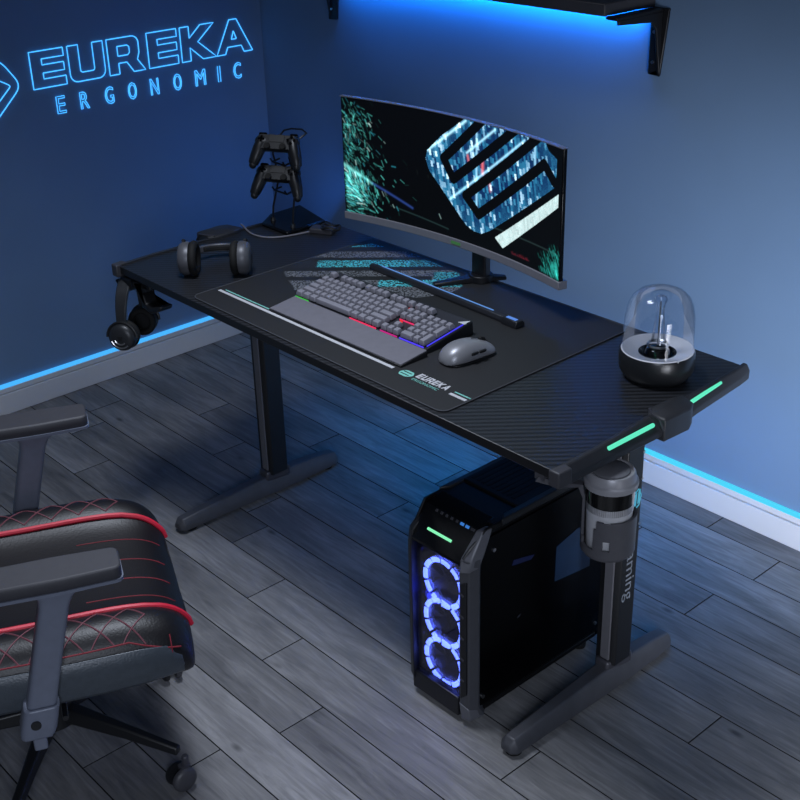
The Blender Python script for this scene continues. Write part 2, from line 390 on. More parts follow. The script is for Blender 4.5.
# legs
for sg in (-1, 1):
    X = .622 if sg > 0 else -.604; Y = .065 if sg > 0 else .035
    m = MB(); m.prism([(X-.026, Y-.024), (X-.020, Y-.034), (X+.020, Y-.034), (X+.030, Y-.026), (X+.030, Y+.026), (X-.026, Y+.026)], .07, .70)
    lg = m.build('leg_column', GLOSS if False else BLK, desk, bevel=.002)
    m = MB(); m.box((X+.006, Y-.035, .385), (.024, .006, .60)); m.build('grey_facing', mat('facing_grey', '#606066', .5, noise=.05), lg, bevel=.0015)
    m = MB(); m.prism([(X-.016, Y-.044), (X+.022, Y-.044), (X+.030, Y+.036), (X-.024, Y+.036)], .05, .082); m.build('column_collar', GRYM, lg, bevel=.006)
    if sg > 0:
        xf = X+.0306
        m = MB(); put_text(m, 'gaming', .044, lambda a, b_: (xf, Y-.010+b_, .386-a), .148/max(v[0] for v in text_mesh('gaming', .044)[0])); m.build('lettering', mat('grey_lettering', '#7d838c', .5, noise=.03), lg, smooth=False)
        m = MB()
        for (z, c) in ((.398, 0), (.386, 1)):
            m.prism([(Y-.012, z), (Y+.012, z+.012), (Y+.012, z+.006), (Y-.004, z-.004)], X+.030, X+.0308, lambda a, b_, c_: (c_, a, b_))
        m.build('arrow_mark', TEALP, lg, smooth=False)
        m = MB(); H = [(Y-.002, .464), (Y-.012, .480), (Y-.006, .502), (Y+.014, .514), (Y+.024, .496), (Y+.018, .474)]
        for dy in (-.010, .001, .012):
            m.prism([(Y+.004+dy-.0035, .472+dy*.5), (Y+.004+dy+.0025, .476+dy*.5), (Y+.004+dy+.0045, .506+dy*.5), (Y+.004+dy-.0015, .502+dy*.5)], X+.030, X+.0310, lambda a, b_, c_: (c_, a, b_))
        for a in range(6):
            p, q = H[a], H[(a+1) % 6]; m.tube([(X+.0305, *p), (X+.0305, *q)], .0014, 5)
        m.build('emblem', emis('emblem_cyan', (.1, .55, .8), .6), lg, smooth=False)
        for z in (.535, .425, .60):
            m = MB(); m.cyl((X+.03, Y+.024, z), (X+.0315, Y+.024, z), .003, n=10); m.build('screw', CHROME, lg)
    # foot : long bar tapering to both ends
    m = MB(); FX = .628 if sg > 0 else -.606; rings = []
    for y, w, h, z0 in ((-.305 if sg < 0 else -.290, .014, .030, .012), (-.292 if sg < 0 else -.277, .023, .044, .010), (-.15, .026, .054, .010), (0, .030, .064, .010), (.09, .030, .064, .010), (.2, .027, .056, .010), (.248, .024, .048, .010), (.260, .016, .036, .012)):
        rings.append([(FX-w, y, z0), (FX+w, y, z0), (FX+w, y, h*.62), (FX+w*.55, y, h), (FX-w*.55, y, h), (FX-w, y, h*.62)])
    m.loft(rings); ft = m.build('foot', FOOT, desk, bevel=.003)
    for y in (-.265, .225):
        m = MB(); m.cyl((FX, y, 0), (FX, y, .013), .018, n=20); m.build('foot_pad', RUBBER, ft)
    m = MB(); m.box((FX, .03, .712), (.07, .46, .024)); m.build('top_bracket', BLKM, desk, bevel=.003)
m = MB(); m.box((-.012, .05, .700), (1.19, .06, .03)); m.build('crossbar', BLKM, desk, bevel=.003)
# headphone hook under the front left corner
m = MB()
m.box((-.675, -.262, .716), (.10, .06, .016))
m.prism([(-.70, .722), (-.655, .722), (-.660, .66), (-.62, .652), (-.572, .672), (-.566, .684), (-.576, .684), (-.615, .670), (-.640, .672), (-.648, .690)], -.30, -.262, lambda a, b_, c: (a, c, b_))
m.prism([(-.742, .722), (-.700, .722), (-.708, .695), (-.735, .679), (-.765, .683), (-.785, .700), (-.777, .706), (-.757, .694)], -.300, -.262, lambda a, b_, c: (a, c, b_))
m.build('headphone_hook', BLK, desk, bevel=.004)

# cup holder under the front right corner (part of the desk)
CC = Vector((.757, -.153, .0)); CZ = .528
m = MB(); n = 48; ri, ro = .0475, .0525
def walls(a):   # solid stretches of the holder wall by angle: front panel with a window, slot, narrow strap
    a = a % 360
    if 212 <= a < 231: return [(0, .118)]
    if 231 <= a < 236: return [(0, .03)]
    if 236 <= a < 277: return [(0, .016)]
    if 277 <= a < 283: return [(0, .062)]
    if 298 <= a < 313: return [(0, .018), (.040, .078)]
    if a >= 283 or a < 60: return [(0, .080)]
    return [(0, .07)]
c = lambda r, a, z: (CC.x+r*math.cos(math.radians(a)), CC.y+r*math.sin(math.radians(a)), CZ+z)
for i in range(120):
    a0 = i*3; a1 = a0+3
    for z0, z1 in walls(a0+1.5):
        m.loft([[c(ri, a0, z0), c(ro, a0, z0), c(ro, a1, z0), c(ri, a1, z0)], [c(ri, a0, z1), c(ro, a0, z1), c(ro, a1, z1), c(ri, a1, z1)]])
m.cyl((CC.x, CC.y, CZ-.008), (CC.x, CC.y, CZ+.002), .047, .0525, 40)
aS = math.radians(221.5); p = Vector((CC.x+.050*math.cos(aS), CC.y+.050*math.sin(aS), 0))
m.loft([[(p.x-.008, p.y+.006, CZ+.112), (p.x+.008, p.y-.006, CZ+.112), (p.x+.006, p.y-.010, CZ+.112), (p.x-.010, p.y+.002, CZ+.112)],
        [(p.x-.006, p.y+.004, .668), (p.x+.006, p.y-.010, .668), (p.x+.000, p.y-.016, .662), (p.x-.012, p.y-.004, .662)],
        [(.694, -.226, .684), (.706, -.242, .684), (.702, -.246, .674), (.690, -.230, .674)],
        [(.660, -.246, .690), (.672, -.262, .690), (.668, -.266, .680), (.656, -.250, .680)]])
m.box((.672, -.235, .700), (.022, .05, .034)); m.box((.680, -.225, .717), (.06, .07, .012))
m.build('cup_holder', mat('holder_grey', '#57575d', .45, .2, noise=.05), desk, smooth=False)

# tumbler standing in the holder
cup = tag(empty('tumbler', (CC.x, CC.y, CZ+.003)), 'silver tumbler with black band and grey lid in the desk cup holder', 'cup')
m = MB(); m.lathe([(0, 0), (.040, 0), (.0425, .006), (.0445, .08), (.0445, .088)], n=48); m.build('cup_body', mat('brushed_steel', '#d4d5da', .4, .25, noise=.05, nscale=80), cup); cup.scale = (1, 1, 1.14)
m = MB(); 
for k in range(72):
    a = 2*PI*k/72; m.box((.0443*math.cos(a), .0443*math.sin(a), .082), (.002, .002, .012), Euler((0, 0, a)))
m.build('ribbed_ring', CHROME, cup, smooth=False)
m = MB(); m.lathe([(.0440, .088), (.0455, .089), (.0465, .118), (.0440, .120)], n=48); m.build('dark_band', GLOSS, cup)
m = MB(); m.lathe([(.0435, .119), (.0505, .119), (.0515, .123), (.0515, .129), (.0475, .132), (.0455, .143), (.0430, .1465), (.0405, .1465), (.0395, .144), (0, .143)], n=56)
lid = m.build('lid', mat('lid_grey', '#98989e', .38, .1, noise=.04), cup)
m = MB(); m.lathe([(.036, .143), (.036, .1465), (.033, .148), (0, .148)], (-.002, 0, 0), n=40); m.build('drink_flap', mat('lid_dark', '#6b6c72', .45, noise=.04), lid)

# ------------------------------------------------------------------ desk mat with printed pattern
PX0, PX1, PY0, PY1 = -.428, .447, -.291, .292
pad = tag(empty('desk_mat', (0, 0, TOPZ)), 'black desk mat with white stripe, lettering and speckled teal emblem', 'desk mat')
nx, ny = 300, 200
gx = np.linspace(PX0, PX1, nx); gy = np.linspace(PY0, PY1, ny)
def inpoly(x, y, P):
    r = np.zeros(x.shape, bool); n = len(P)
    for i in range(n):
        x0, y0 = P[i]; x1, y1 = P[i-1]
        c = ((y0 > y) != (y1 > y)) & (x < (x1-x0)*(y-y0)/((y1-y0) or 1e-9)+x0); r ^= c
    return r
def segd(x, y, a, b_):
    dx, dy = b_[0]-a[0], b_[1]-a[1]; t = np.clip(((x-a[0])*dx+(y-a[1])*dy)/(dx*dx+dy*dy+1e-12), 0, 1)
    return np.hypot(x-a[0]-t*dx, y-a[1]-t*dy)
GX, GY = np.meshgrid(gx, gy)
u = (GX+GY)/math.sqrt(2); v = (GY-GX)/math.sqrt(2)     # u along the bars, v across
def uv(p): return ((p[0]+p[1])/math.sqrt(2), (p[1]-p[0])/math.sqrt(2))
hexp = [(-.395, -.035), (-.425, .06), (-.43, .175), (-.40, .26), (-.26, .285), (-.07, .265), (.0, .205), (.008, .15), (-.03, .08), (-.09, .06), (-.15, -.02), (-.28, -.09)]
inside = inpoly(GX, GY, hexp)
colr = np.zeros((ny, nx, 3))
grey = np.array([.17, .18, .20]); teal = np.array([.08, .62, .70]); blue = np.array([.02, .10, .22])
colr[inside] = grey
vmin, vmax = .08, .50
def bar(v0, v1, u0, u1, c):
    k = inside & (v > v0) & (v < v1) & (u > u0) & (u < u1); colr[k] = c
bar(.405, .440, -.5, .2, (0, 0, 0)); bar(.440, .485, -.30, .0, teal); bar(.440, .485, .0, .2, blue)
bar(.262, .290, -.5, .3, (0, 0, 0)); bar(.288, .338, -.5, -.225, (.01, .012, .014)); bar(.288, .338, -.225, .01, teal); bar(.288, .338, .01, .11, teal*.6); bar(.288, .338, .11, .2, blue); bar(.338, .36, -.5, .3, (0, 0, 0))
bar(.36, .40, .0, .2, blue)
bar(.150, .195, -.06, .09, teal); bar(.145, .250, .075, .15, teal*.8); bar(.195, .222, -.5, .07, (0, 0, 0))
verts = [(x, y, .0032) for y in gy for x in gx]
faces = [(j*nx+i, j*nx+i+1, (j+1)*nx+i+1, (j+1)*nx+i) for j in range(ny-1) for i in range(nx-1)]
# body of the mat: rounded slab, top printed grid lies on it
pm = bpy.data.materials.new('mat_fabric'); pm.use_nodes = True; nt = pm.node_tree; b = nt.nodes['Principled BSDF']
at = N('ShaderNodeAttribute'); at.attribute_name = 'print'; tc = N('ShaderNodeTexCoord')
ns = N('ShaderNodeTexNoise', Scale=230, Detail=1); nt.links.new(tc.outputs['Object'], ns.inputs['Vector'])
rp = N('ShaderNodeMapRange'); rp.inputs['From Min'].default_value = .46; rp.inputs['From Max'].default_value = .54; nt.links.new(ns.outputs['Fac'], rp.inputs['Value'])
mm = N('ShaderNodeMix', data_type='RGBA', blend_type='MULTIPLY'); mm.inputs[0].default_value = 1; nt.links.new(at.outputs['Color'], mm.inputs[6]); nt.links.new(rp.outputs[0], mm.inputs[7])
aa = N('ShaderNodeMix', data_type='RGBA', blend_type='ADD'); aa.inputs[0].default_value = 1; nt.links.new(mm.outputs[2], aa.inputs[6]); aa.inputs[7].default_value = (.0135, .0140, .016, 1)
nt.links.new(aa.outputs[2], b.inputs['Base Color']); b.inputs['Roughness'].default_value = .62
n3 = N('ShaderNodeTexNoise', Scale=900); nt.links.new(tc.outputs['Object'], n3.inputs['Vector'])
bp = N('ShaderNodeBump', Strength=.1, Distance=.001); nt.links.new(n3.outputs['Fac'], bp.inputs['Height']); nt.links.new(bp.outputs[0], b.inputs['Normal'])
m = MB(); m.prism(rrect(PX0, PY0, PX1, PY1, .022), .0002, .0030); body = m.build('mat_body', pm, pad, bevel=.001)
m = MB(); m.tube([(x, y, .0028) for x, y in rrect(PX0, PY0, PX1, PY1, .022)], .0012, 6, closed=True); m.build('stitched_edge', mat('edge_thread', '#45474d', .7, noise=.05), pad)
keep = (GX < .05) & (GY > -.12)
ids = -np.ones(nx*ny, int); kf = [f for f in faces if all(keep.ravel()[i] for i in f)]
used = sorted({i for f in kf for i in f}); ids[used] = range(len(used))
me = bpy.data.meshes.new('emblem_print'); me.from_pydata([verts[i] for i in used], [], [tuple(int(ids[i]) for i in f) for f in kf])
ca = me.color_attributes.new('print', 'FLOAT_COLOR', 'POINT'); cc = colr.reshape(-1, 3)[used]
ca.data.foreach_set('color', np.concatenate([cc, np.ones((len(cc), 1))], 1).ravel()); me.materials.append(pm)
o = bpy.data.objects.new('emblem_print', me); COL.objects.link(o); o.parent = pad
fl = lambda a, b_, c=0: (a, b_, .0036)
m = MB(); m.box((-.093, -.221, .0035), (.636, .0085, .0006)); m.build('stripe_print', WHITE, pad, smooth=False)
m = MB(); m.box((-.300, -.2095, .0035), (.20, .0035, .0006)); m.build('stripe_print', TEALP, pad, smooth=False)['label'] = 'thin teal printed line'
m = MB(); hx = rpoly([(.246, -.221), (.253, -.233), (.275, -.233), (.286, -.221), (.277, -.208), (.255, -.208)], .005)
m.prism(hx, .0032, .0038)
lgp = m.build('logo_print', TEALP, pad, smooth=False)
m = MB()
for y in (-.2255, -.2160): m.box((.265, y, .0040), (.024, .0024, .0006))
m.build('logo_line', BLK, lgp, smooth=False)
m = MB()
xx = .290
for ch, w in zip('EUREKA', (.0125, .0135, .013, .0125, .0135, .0145)):
    LL = [[(xx+p[0]*w, -.2195+p[1]*.021, .0038) for p in L] for L in GL[ch]]; xx += w+.0022
    if len(LL) == 1:
        P_ = [q for k_, q in enumerate(LL[0]) if (Vector(q)-Vector(LL[0][k_-1])).length > 1e-5]
        f_ = m.bm.faces.new([m.bm.verts.new(q) for q in P_]); bmesh.ops.triangulate(m.bm, faces=[f_])
    else: m.shape([[(q[0], q[1]) for q in L_] for L_ in LL], lambda a, b_, d: (a, b_, .0038))
m.build('lettering_print', WHITE, pad, smooth=False)
m = MB(); put_text(m, 'ERGONOMIC', .0125, lambda a, b_: (.292+a, -.2335+b_, .0038), 1.02); m.build('lettering_print', TEALP, pad, smooth=False)
m = MB(); m.box((.419, -.2225, .0035), (.046, .0080, .0006)); m.build('stripe_print', WHITE, pad, smooth=False)
m = MB(); m.box((.421, -.2105, .0035), (.044, .0035, .0006)); m.build('stripe_print', TEALP, pad, smooth=False)
MZ = TOPZ+.0034

# ------------------------------------------------------------------ curved monitor
XC, YC0, HW, ZB, ZT, RR = -.057, .20, .367, .853, 1.151, 1.5
sag = RR-math.sqrt(RR*RR-HW*HW); YCC = YC0+sag-RR; TH = math.asin(HW/RR)
mon = tag(empty('curved_monitor', (.0, .27, MZ)), 'black ultrawide curved monitor showing a teal emblem, at back of desk', 'monitor')
def scr(s, z, d=0.):   # s in 0..1 across, d behind the face
    a = (s*2-1)*TH; r = RR+d
    return (XC+r*math.sin(a), YCC+r*math.cos(a)-.27, z-MZ)
nsx, nsz = 520, 210
S, T = np.meshgrid(np.linspace(0, 1, nsx), np.linspace(0, 1, nsz))
AS = (2*HW)/(ZT-ZB)                                      # s to t aspect
C = np.zeros((nsz, nsx, 3))
def P2(p): return (p[0]*AS, p[1])
XS = S*AS
C += np.array([.0008, .0012, .0018])
def addseg(a, b_, w, col, soft=1.):
    a, b_ = P2(a), P2(b_); x0, x1 = min(a[0], b_[0])-4*w, max(a[0], b_[0])+4*w; y0, y1 = min(a[1], b_[1])-4*w, max(a[1], b_[1])+4*w
    i0, i1 = np.searchsorted(XS[0], [x0, x1]); j0, j1 = np.searchsorted(T[:, 0], [y0, y1])
    if i1 <= i0 or j1 <= j0: return
    d = segd(XS[j0:j1, i0:i1], T[j0:j1, i0:i1], a, b_)
    C[j0:j1, i0:i1] += np.exp(-(d/w)**2)[..., None]*np.array(col)*soft
# swirling teal sparks on the left
for k in range(1300):
    r = rng.random()
    if r < .62: cx_, cy_ = abs(rng.normal(0, .055)), rng.normal(.22, .13)
    elif r < .9: cx_, cy_ = abs(rng.normal(0, .06)), rng.normal(.72, .15)
    else: cx_, cy_ = abs(rng.normal(0, .13)), rng.random()*.6
    if not 0 <= cy_ <= 1: continue
    ang = -.75+.5*math.sin(cx_*18+cy_*9)+rng.normal(0, .25)
    if cy_ > .5: ang = -.9+rng.normal(0, .5)
    ln = rng.uniform(.015, .06); b0 = rng.random()**3.2*(.75 if cy_ < .4 else .5)
    col = np.array([.10, .62, .55])*b0 if rng.random() < .8 else np.array([.03, .35, .45])*b0
    if rng.random() < .08: col = np.array([.6, .95, .9])*b0
    addseg((cx_, cy_), (cx_+math.cos(ang)*ln/AS, cy_+math.sin(ang)*ln), rng.uniform(.003, .006), col)
addseg((.06, .36), (.12, .29), .012, (.10, .40, .38)); addseg((.0, .42), (.07, .34), .016, (.16, .55, .52))
addseg((.12, .295), (.297, .155), .010, (.02, .05, .22))
for k in range(260):
    cx_, cy_ = 1-abs(rng.normal(0, .035)), abs(rng.normal(.03, .09)); b0 = rng.random()**2*.4
    addseg((cx_, cy_), (cx_-.008, cy_+.03), .005, (.03*b0, .5*b0, .42*b0))
addseg((.2, .13), (.46, .06), .006, (.012, .03, .03)); addseg((.66, .2), (.98, .2), .006, (.015, .03, .03))
for k in range(30): addseg((.76+.006*k*.5, .045+rng.random()*.02), (.763+.006*k*.5, .045), .004, (.10*rng.random(), .005, .01))
outer = [(.54, 1.02), (.524, .98), (.43, .82), (.368, .68), (.360, .611), (.372, .53), (.38, .503), (.464, .311), (.519, .189), (.545, .14), (.575, .115), (.616, .112), (.658, .166), (.963, .693), (.972, .80), (.972, .91), (.93, .95), (.909, 1.02)]
para = [(.679, .122), (.985, .66), (.985, .56), (.718, .058)]
ins = inpoly(XS, T, [P2(p) for p in outer])
# the picture inside the emblem: dark blue city of bright vertical streaks
ncol = 84; cw = rng.random(ncol)**2.4; colid = np.clip((S*ncol*1.3+T*9).astype(int) % ncol, 0, ncol-1)
blk = rng.random((22, ncol)); rowid = np.clip((T*21.9+rng.random(ncol)[colid]*3).astype(int) % 22, 0, 21)
f = cw[colid]*.55+blk[rowid, colid]**3*.75
edge = np.full(S.shape, 9.)
op = [P2(p) for p in outer]
for i in range(1, len(op)-1): edge = np.minimum(edge, segd(XS, T, op[i], op[i+1]))
f = np.clip(f*1.25-.22, 0, 1.2)+np.exp(-edge/.06)*.38*rng.random(S.shape)
pic = np.array([.004, .03, .12])+f[..., None]*np.array([.05, .40, .62])+(np.clip(f-.55, 0, 1)[..., None])*np.array([1.1, 1., .9])
C[ins] = pic[ins]
keepC = C.copy(); C[:] = 0
addseg((.368, .68), (.541, .987), .012, (.5, .9, 1)); addseg((.676, .979), (.546, .737), .010, (.45, .85, 1)); addseg((.814, .965), (.469, .321), .010, (.4, .8, 1))
addseg((.591, .908), (.592, .249), .012, (.35, .7, .9)); addseg((.863, .97), (.868, .75), .012, (.35, .7, .9))
addseg((.618, .735), (.619, .610), .016, (.85, .12, .06)); addseg((.55, .715), (.555, .669), .012, (.7, .15, .1)); addseg((.651, .56), (.656, .49), .014, (.5, .15, .12))
C = keepC+C*ins[..., None]
stroke = np.full(S.shape, 9.)
for ch in ([(.62, 1.03), (.441, .644), (.484, .494), (.79, 1.06)], [(.90, 1.06), (.541, .386), (.601, .263), (.911, .84), (.962, .735)]):
    for a, b_ in zip(ch, ch[1:]): stroke = np.minimum(stroke, segd(XS, T, P2(a), P2(b_)))
C[(stroke < .040) & ins] = (.0008, .0012, .0018)
pi_ = inpoly(XS, T, [P2(p) for p in para])
C[pi_] = (np.array([.55, .85, .86])+.35*rng.random((nsz, nsx, 1))*np.array([1, .6, .6]))[pi_]*(.75+.25*blk[rowid, colid][pi_])[:, None]
C = np.clip(C, 0, 1.3)
sv = [scr(s, ZB+t*(ZT-ZB), -.0008) for t in np.linspace(0, 1, nsz) for s in np.linspace(0, 1, nsx)]
sf = [(j*nsx+i, j*nsx+i+1, (j+1)*nsx+i+1, (j+1)*nsx+i) for j in range(nsz-1) for i in range(nsx-1)]
me = bpy.data.meshes.new('screen'); me.from_pydata(sv, [], sf)
ca = me.color_attributes.new('picture', 'FLOAT_COLOR', 'POINT'); ca.data.foreach_set('color', np.concatenate([C, np.ones((nsz, nsx, 1))], 2).astype(np.float32).ravel())
so = bpy.data.objects.new('screen', me); COL.objects.link(so); so.parent = mon
sm = bpy.data.materials.new('screen_picture'); sm.use_nodes = True; nt = sm.node_tree; b = nt.nodes['Principled BSDF']
at = N('ShaderNodeAttribute'); at.attribute_name = 'picture'; nt.links.new(at.outputs['Color'], b.inputs['Emission Color']); b.inputs['Emission Strength'].default_value = 1.0
b.inputs['Base Color'].default_value = (.004, .004, .005, 1); b.inputs['Roughness'].default_value = .35; b.inputs['Specular IOR Level'].default_value = .2
me.materials.append(sm)
def curved(mb, z0, z1, d0, d1, s0=0., s1=1., n=40):
    rings = []
    for s in np.linspace(s0, s1, n): rings.append([scr(s, z0, d0), scr(s, z0, d1), scr(s, z1, d1), scr(s, z1, d0)])
    return mb.loft(rings)
m = MB(); curved(m, ZB-.003, ZT+.0002, .0, .010, -.003, 1.003); curved(m, ZB+.03, ZT-.03, .008, .045, .2, .8); m.build('monitor_case', DKGLS, mon, bevel=.002)
m = MB(); curved(m, ZB-.020, ZB-.0005, -.004, .020, -.004, 1.006); bz = m.build('lower_bezel', mat('bezel_grey', '#85858e', .45, .2, noise=.04), mon, bevel=.0015)
m = MB(); curved(m, ZT+.0002, ZT+.0022, -.003, .0105, -.004, 1.004); m.build('top_bezel', mat('bezel_rim', '#8a8a92', .35, .5, noise=.04), mon)
m = MB(); curved(m, ZB-.014, ZB-.007, -.0055, -.003, .478, .520, 4); m.build('badge', emis('badge_green', (.12, .45, .14), .25), bz)
m = MB(); m.prism(rrect(.0-.022, -.012, .0+.024, .012, .006), .012, .15); m.box((.0, .012, .17), (.06, .03, .10)); m.build('stand_neck', BLKM, mon, bevel=.002)
m = MB(); m.cyl((0, 0, .085), (0, 0, .097), .0275, n=28); m.build('neck_collar', CHROME, mon)
m = MB()
for ex, ey in ((-.055, -.108), (.038, .050)):
    d = Vector((ex, ey, 0)); u_ = Vector((-d.y, d.x, 0)).normalized()
    m.loft([[(u_*.016)+Vector((0, 0, .0)), (-u_*.016)+Vector((0, 0, .0)), (-u_*.016)+Vector((0, 0, .016)), (u_*.016)+Vector((0, 0, .016))],
            [d+u_*.009, d-u_*.009, d-u_*.009+Vector((0, 0, .008)), d+u_*.009+Vector((0, 0, .008))]])
m.cyl((0, 0, 0), (0, 0, .018), .03, n=24); m.build('stand_base', BLKM, mon, bevel=.002, merge=False)

# ------------------------------------------------------------------ keyboard
KA = math.radians(1.2)
kb = tag(empty('keyboard', (-.001, -.0615, MZ), (0, 0, KA)), 'full size grey keyboard with coloured backlight on the desk mat', 'keyboard')
kb.scale = (1.01, 1.03, 1.06); U = .0192; KW = 22.5*U
m = MB(); m.loft([[(-KW/2-.006, -.070, 0), (KW/2+.006, -.070, 0), (KW/2+.006, .076, 0), (-KW/2-.006, .076, 0)], [(-KW/2-.006, -.070, .010), (KW/2+.006, -.070, .010), (KW/2+.004, .076, .030), (-KW/2-.006, .076, .030)]])
m.build('keyboard_body', BLK, kb, bevel=.002)
tilt = math.atan2(.020, .146)
def kz(y): return .010+(y+.070)/.146*.020
m = MB(); m.loft([[(-KW/2-.002, -.067, kz(-.067)), (KW/2+.002, -.067, kz(-.067)), (KW/2+.002, .072, kz(.072)), (-KW/2-.002, .072, kz(.072))], [(-KW/2-.002, -.067, kz(-.067)+.001), (KW/2+.002, -.067, kz(-.067)+.001), (KW/2+.002, .072, kz(.072)+.001), (-KW/2-.002, .072, kz(.072)+.001)]])
m.build('key_plate', PLATE, kb)
keys = []
def row(y, spec, x0=0, h=1):
    x = x0
    for w in spec:
        if w < 0: x += -w
        else: keys.append((x, y, w, h)); x += w
row(0, [1.25, 1.25, 1.25, 6.25, 1.25, 1.25, 1.25, 1.25]); row(0, [1, 1, 1], 15.25); row(0, [2, 1], 18.5)
row(1, [2.25]+[1]*10+[2.75]); row(1, [1], 16.25); row(1, [1, 1, 1], 18.5); keys.append((21.5, 0, 1, 2))
row(2, [1.75]+[1]*11+[2.25]); row(2, [1, 1, 1], 18.5); keys.append((21.5, 2, 1, 2))
row(3, [1.5]+[1]*12+[1.5]); row(3, [1, 1, 1], 15.25); row(3, [1, 1, 1], 18.5)
row(4, [1]*13+[2]); row(4, [1, 1, 1], 15.25); row(4, [1]*4, 18.5)
row(5.35, [1, -1, 1, 1, 1, 1, -.5, 1, 1, 1, 1, -.5, 1, 1, 1, 1]); row(5.35, [1, 1, 1], 15.25)
km = {}
def keyshape(mb, c, w, h, R):
    x, y, z = c; a, b_ = w*U/2-.0016, h*U/2-.0014
    lo = [(-a, -b_, 0), (a, -b_, 0), (a, b_, 0), (-a, b_, 0)]; mid = [(-a, -b_, .004), (a, -b_, .004), (a, b_, .004), (-a, b_, .004)]
    t = .0022; hi = [(-a+t, -b_+t*.8, .0115), (a-t, -b_+t*.8, .0115), (a-t, b_-t*1.2, .0115), (-a+t, b_-t*1.2, .0115)]
    return mb.loft([[R @ Vector(p)+Vector(c) for p in r] for r in (lo, mid, hi)])
R0 = Euler((tilt, 0, 0)).to_matrix(); R1 = Matrix.Identity(3)
far = sorted(keys, key=lambda k: (-k[1], k[0]))[:4]; fm_ = MB()
for (kx, ky, w, h) in keys:
    x = -KW/2+(kx+w/2)*U; y = -.067+U*.5+ky*U+(h-1)*U/2; z = kz(y)+.0042
    if (kx, ky, w, h) in far: keyshape(fm_, (x, y, z), w, h, R0); continue
    if (w, h) not in km:
        o = keyshape(MB(), (0, 0, 0), w, h, R1).build('key', KEYC, kb, bevel=.0012, ang=30); km[(w, h)] = o
    else:
        o = km[(w, h)].copy(); COL.objects.link(o); o.parent = kb
    o.location = (x, y, z); o.rotation_euler = (tilt, 0, 0)
tag(fm_.build('key', KEYC, kb, bevel=.0012, ang=30), kind='stuff')
for x0, x1, c, s in ((0, 2.5, (.05, .6, .06), .9), (10, 14.6, (.85, .03, .12), 1.0), (15.3, 18.1, (.6, .02, .25), .9), (18.5, 22.4, (.08, .05, .9), 1.1)):
    m = MB(); m.box((-KW/2+(x0+x1)/2*U, -.0672, kz(-.067)+.0022), ((x1-x0)*U, .0014, .0030)); m.build('backlight', emis('backlight', c, s), kb)
m = MB(); m.box((KW/2+.0005, -.005, kz(-.005)+.0022), (.0014, .11, .0028), Euler((tilt, 0, 0))); m.build('backlight', emis('backlight', (.06, .05, .9), 1.), kb)
m = MB(); m.box((-KW/2+16.8*U, -.067+U*3.0, kz(-.01)+.0022), (2.9*U, .0016, .003)); m.build('backlight', emis('backlight', (.8, .03, .15), 1.), kb)
for kx, ky in ((2.0, 5.9), (14.9, 5.0), (16.75, 1.95)):
    m = MB(); m.box((-KW/2+kx*U, -.067+ky*U, kz(.03)+.005), (.005, .004, .006)); m.build('status_light', emis('red_light', (.8, .03, .03), 1.), kb)
m = MB(); m.prism([(-.016, 0), (.004, 0), (.004, .018)], kz(.07)+.0012, kz(.07)+.002, lambda a, b_, c: (KW/2+a-.002, .052+b_, kz(.052+b_)+(c-kz(.07)))); m.build('corner_mark', mat('white_mark', '#c9ced2', .5, noise=.02), kb)
wr = tag(empty('wrist_rest', (.008, -.168, MZ), (0, 0, KA*.5)), 'flat grey wrist rest along the front of the keyboard', 'wrist rest')
m = MB(); m.loft([[(-.226, -.045, 0), (.228, -.045, 0), (.228, .0335, 0), (-.226, .0335, 0)], [(-.226, -.045, .004), (.228, -.045, .004), (.228, .0335, .012), (-.226, .0335, .012)]]); m.build('rest_base', BLK, wr, bevel=.001)
m = MB(); m.loft([[(-.225, -.0437, .0042), (.227, -.0437, .0042), (.227, .0335, .0122), (-.225, .0335, .0122)], [(-.224, -.0427, .0075), (.226, -.0427, .0075), (.226, .0325, .0155), (-.224, .0325, .0155)]]); m.build('rest_cushion', WRIST, wr, bevel=.0015)

# ------------------------------------------------------------------ mouse
mo = tag(empty('mouse', (.297, -.076, MZ), (0, 0, math.radians(-6))), 'silver grey computer mouse right of the keyboard', 'mouse'); mo.scale = (1.08, 1.06, 1.05)
def mouse_ring(y, w, h, z0=.002, n=20):
    out = []
    for i in range(n):
        t = PI*i/(n-1); out.append((w*math.copysign(abs(math.cos(t))**.75, math.cos(t)), y, z0+h*math.sin(t)**.8))
    return out
prof = [(-.062, .006, .010), (-.058, .020, .020), (-.045, .029, .032), (-.02, .033, .039), (.01, .031, .037), (.035, .030, .029), (.052, .028, .020), (.060, .022, .013), (.062, .012, .008)]
m = MB(); m.loft([mouse_ring(*p) for p in prof]); m.build('mouse_shell', SILV, mo, sub=1)
m = MB(); m.prism([(x*.033/.033, y) for x, y in rrect(-.030, -.055, .030, .056, .02)], 0, .004); m.build('mouse_base', BLK, mo, bevel=.001)
m = MB(); m.cyl((-.003, .038, .0265), (.003, .038, .0265), .009, n=18); m.build('scroll_wheel', RUBBER, mo)
m = MB(); m.tube([(0, .060, .0135), (0, .05, .0255), (0, .03, .0345), (0, .012, .0392)], .0008, 6); m.build('button_seam', BLK, mo)
for y in (-.004, .016):
    m = MB(); m.box((.0315, y, .021), (.004, .016, .006), Euler((0, .3, 0))); m.build('side_button', BLK, mo, bevel=.001)

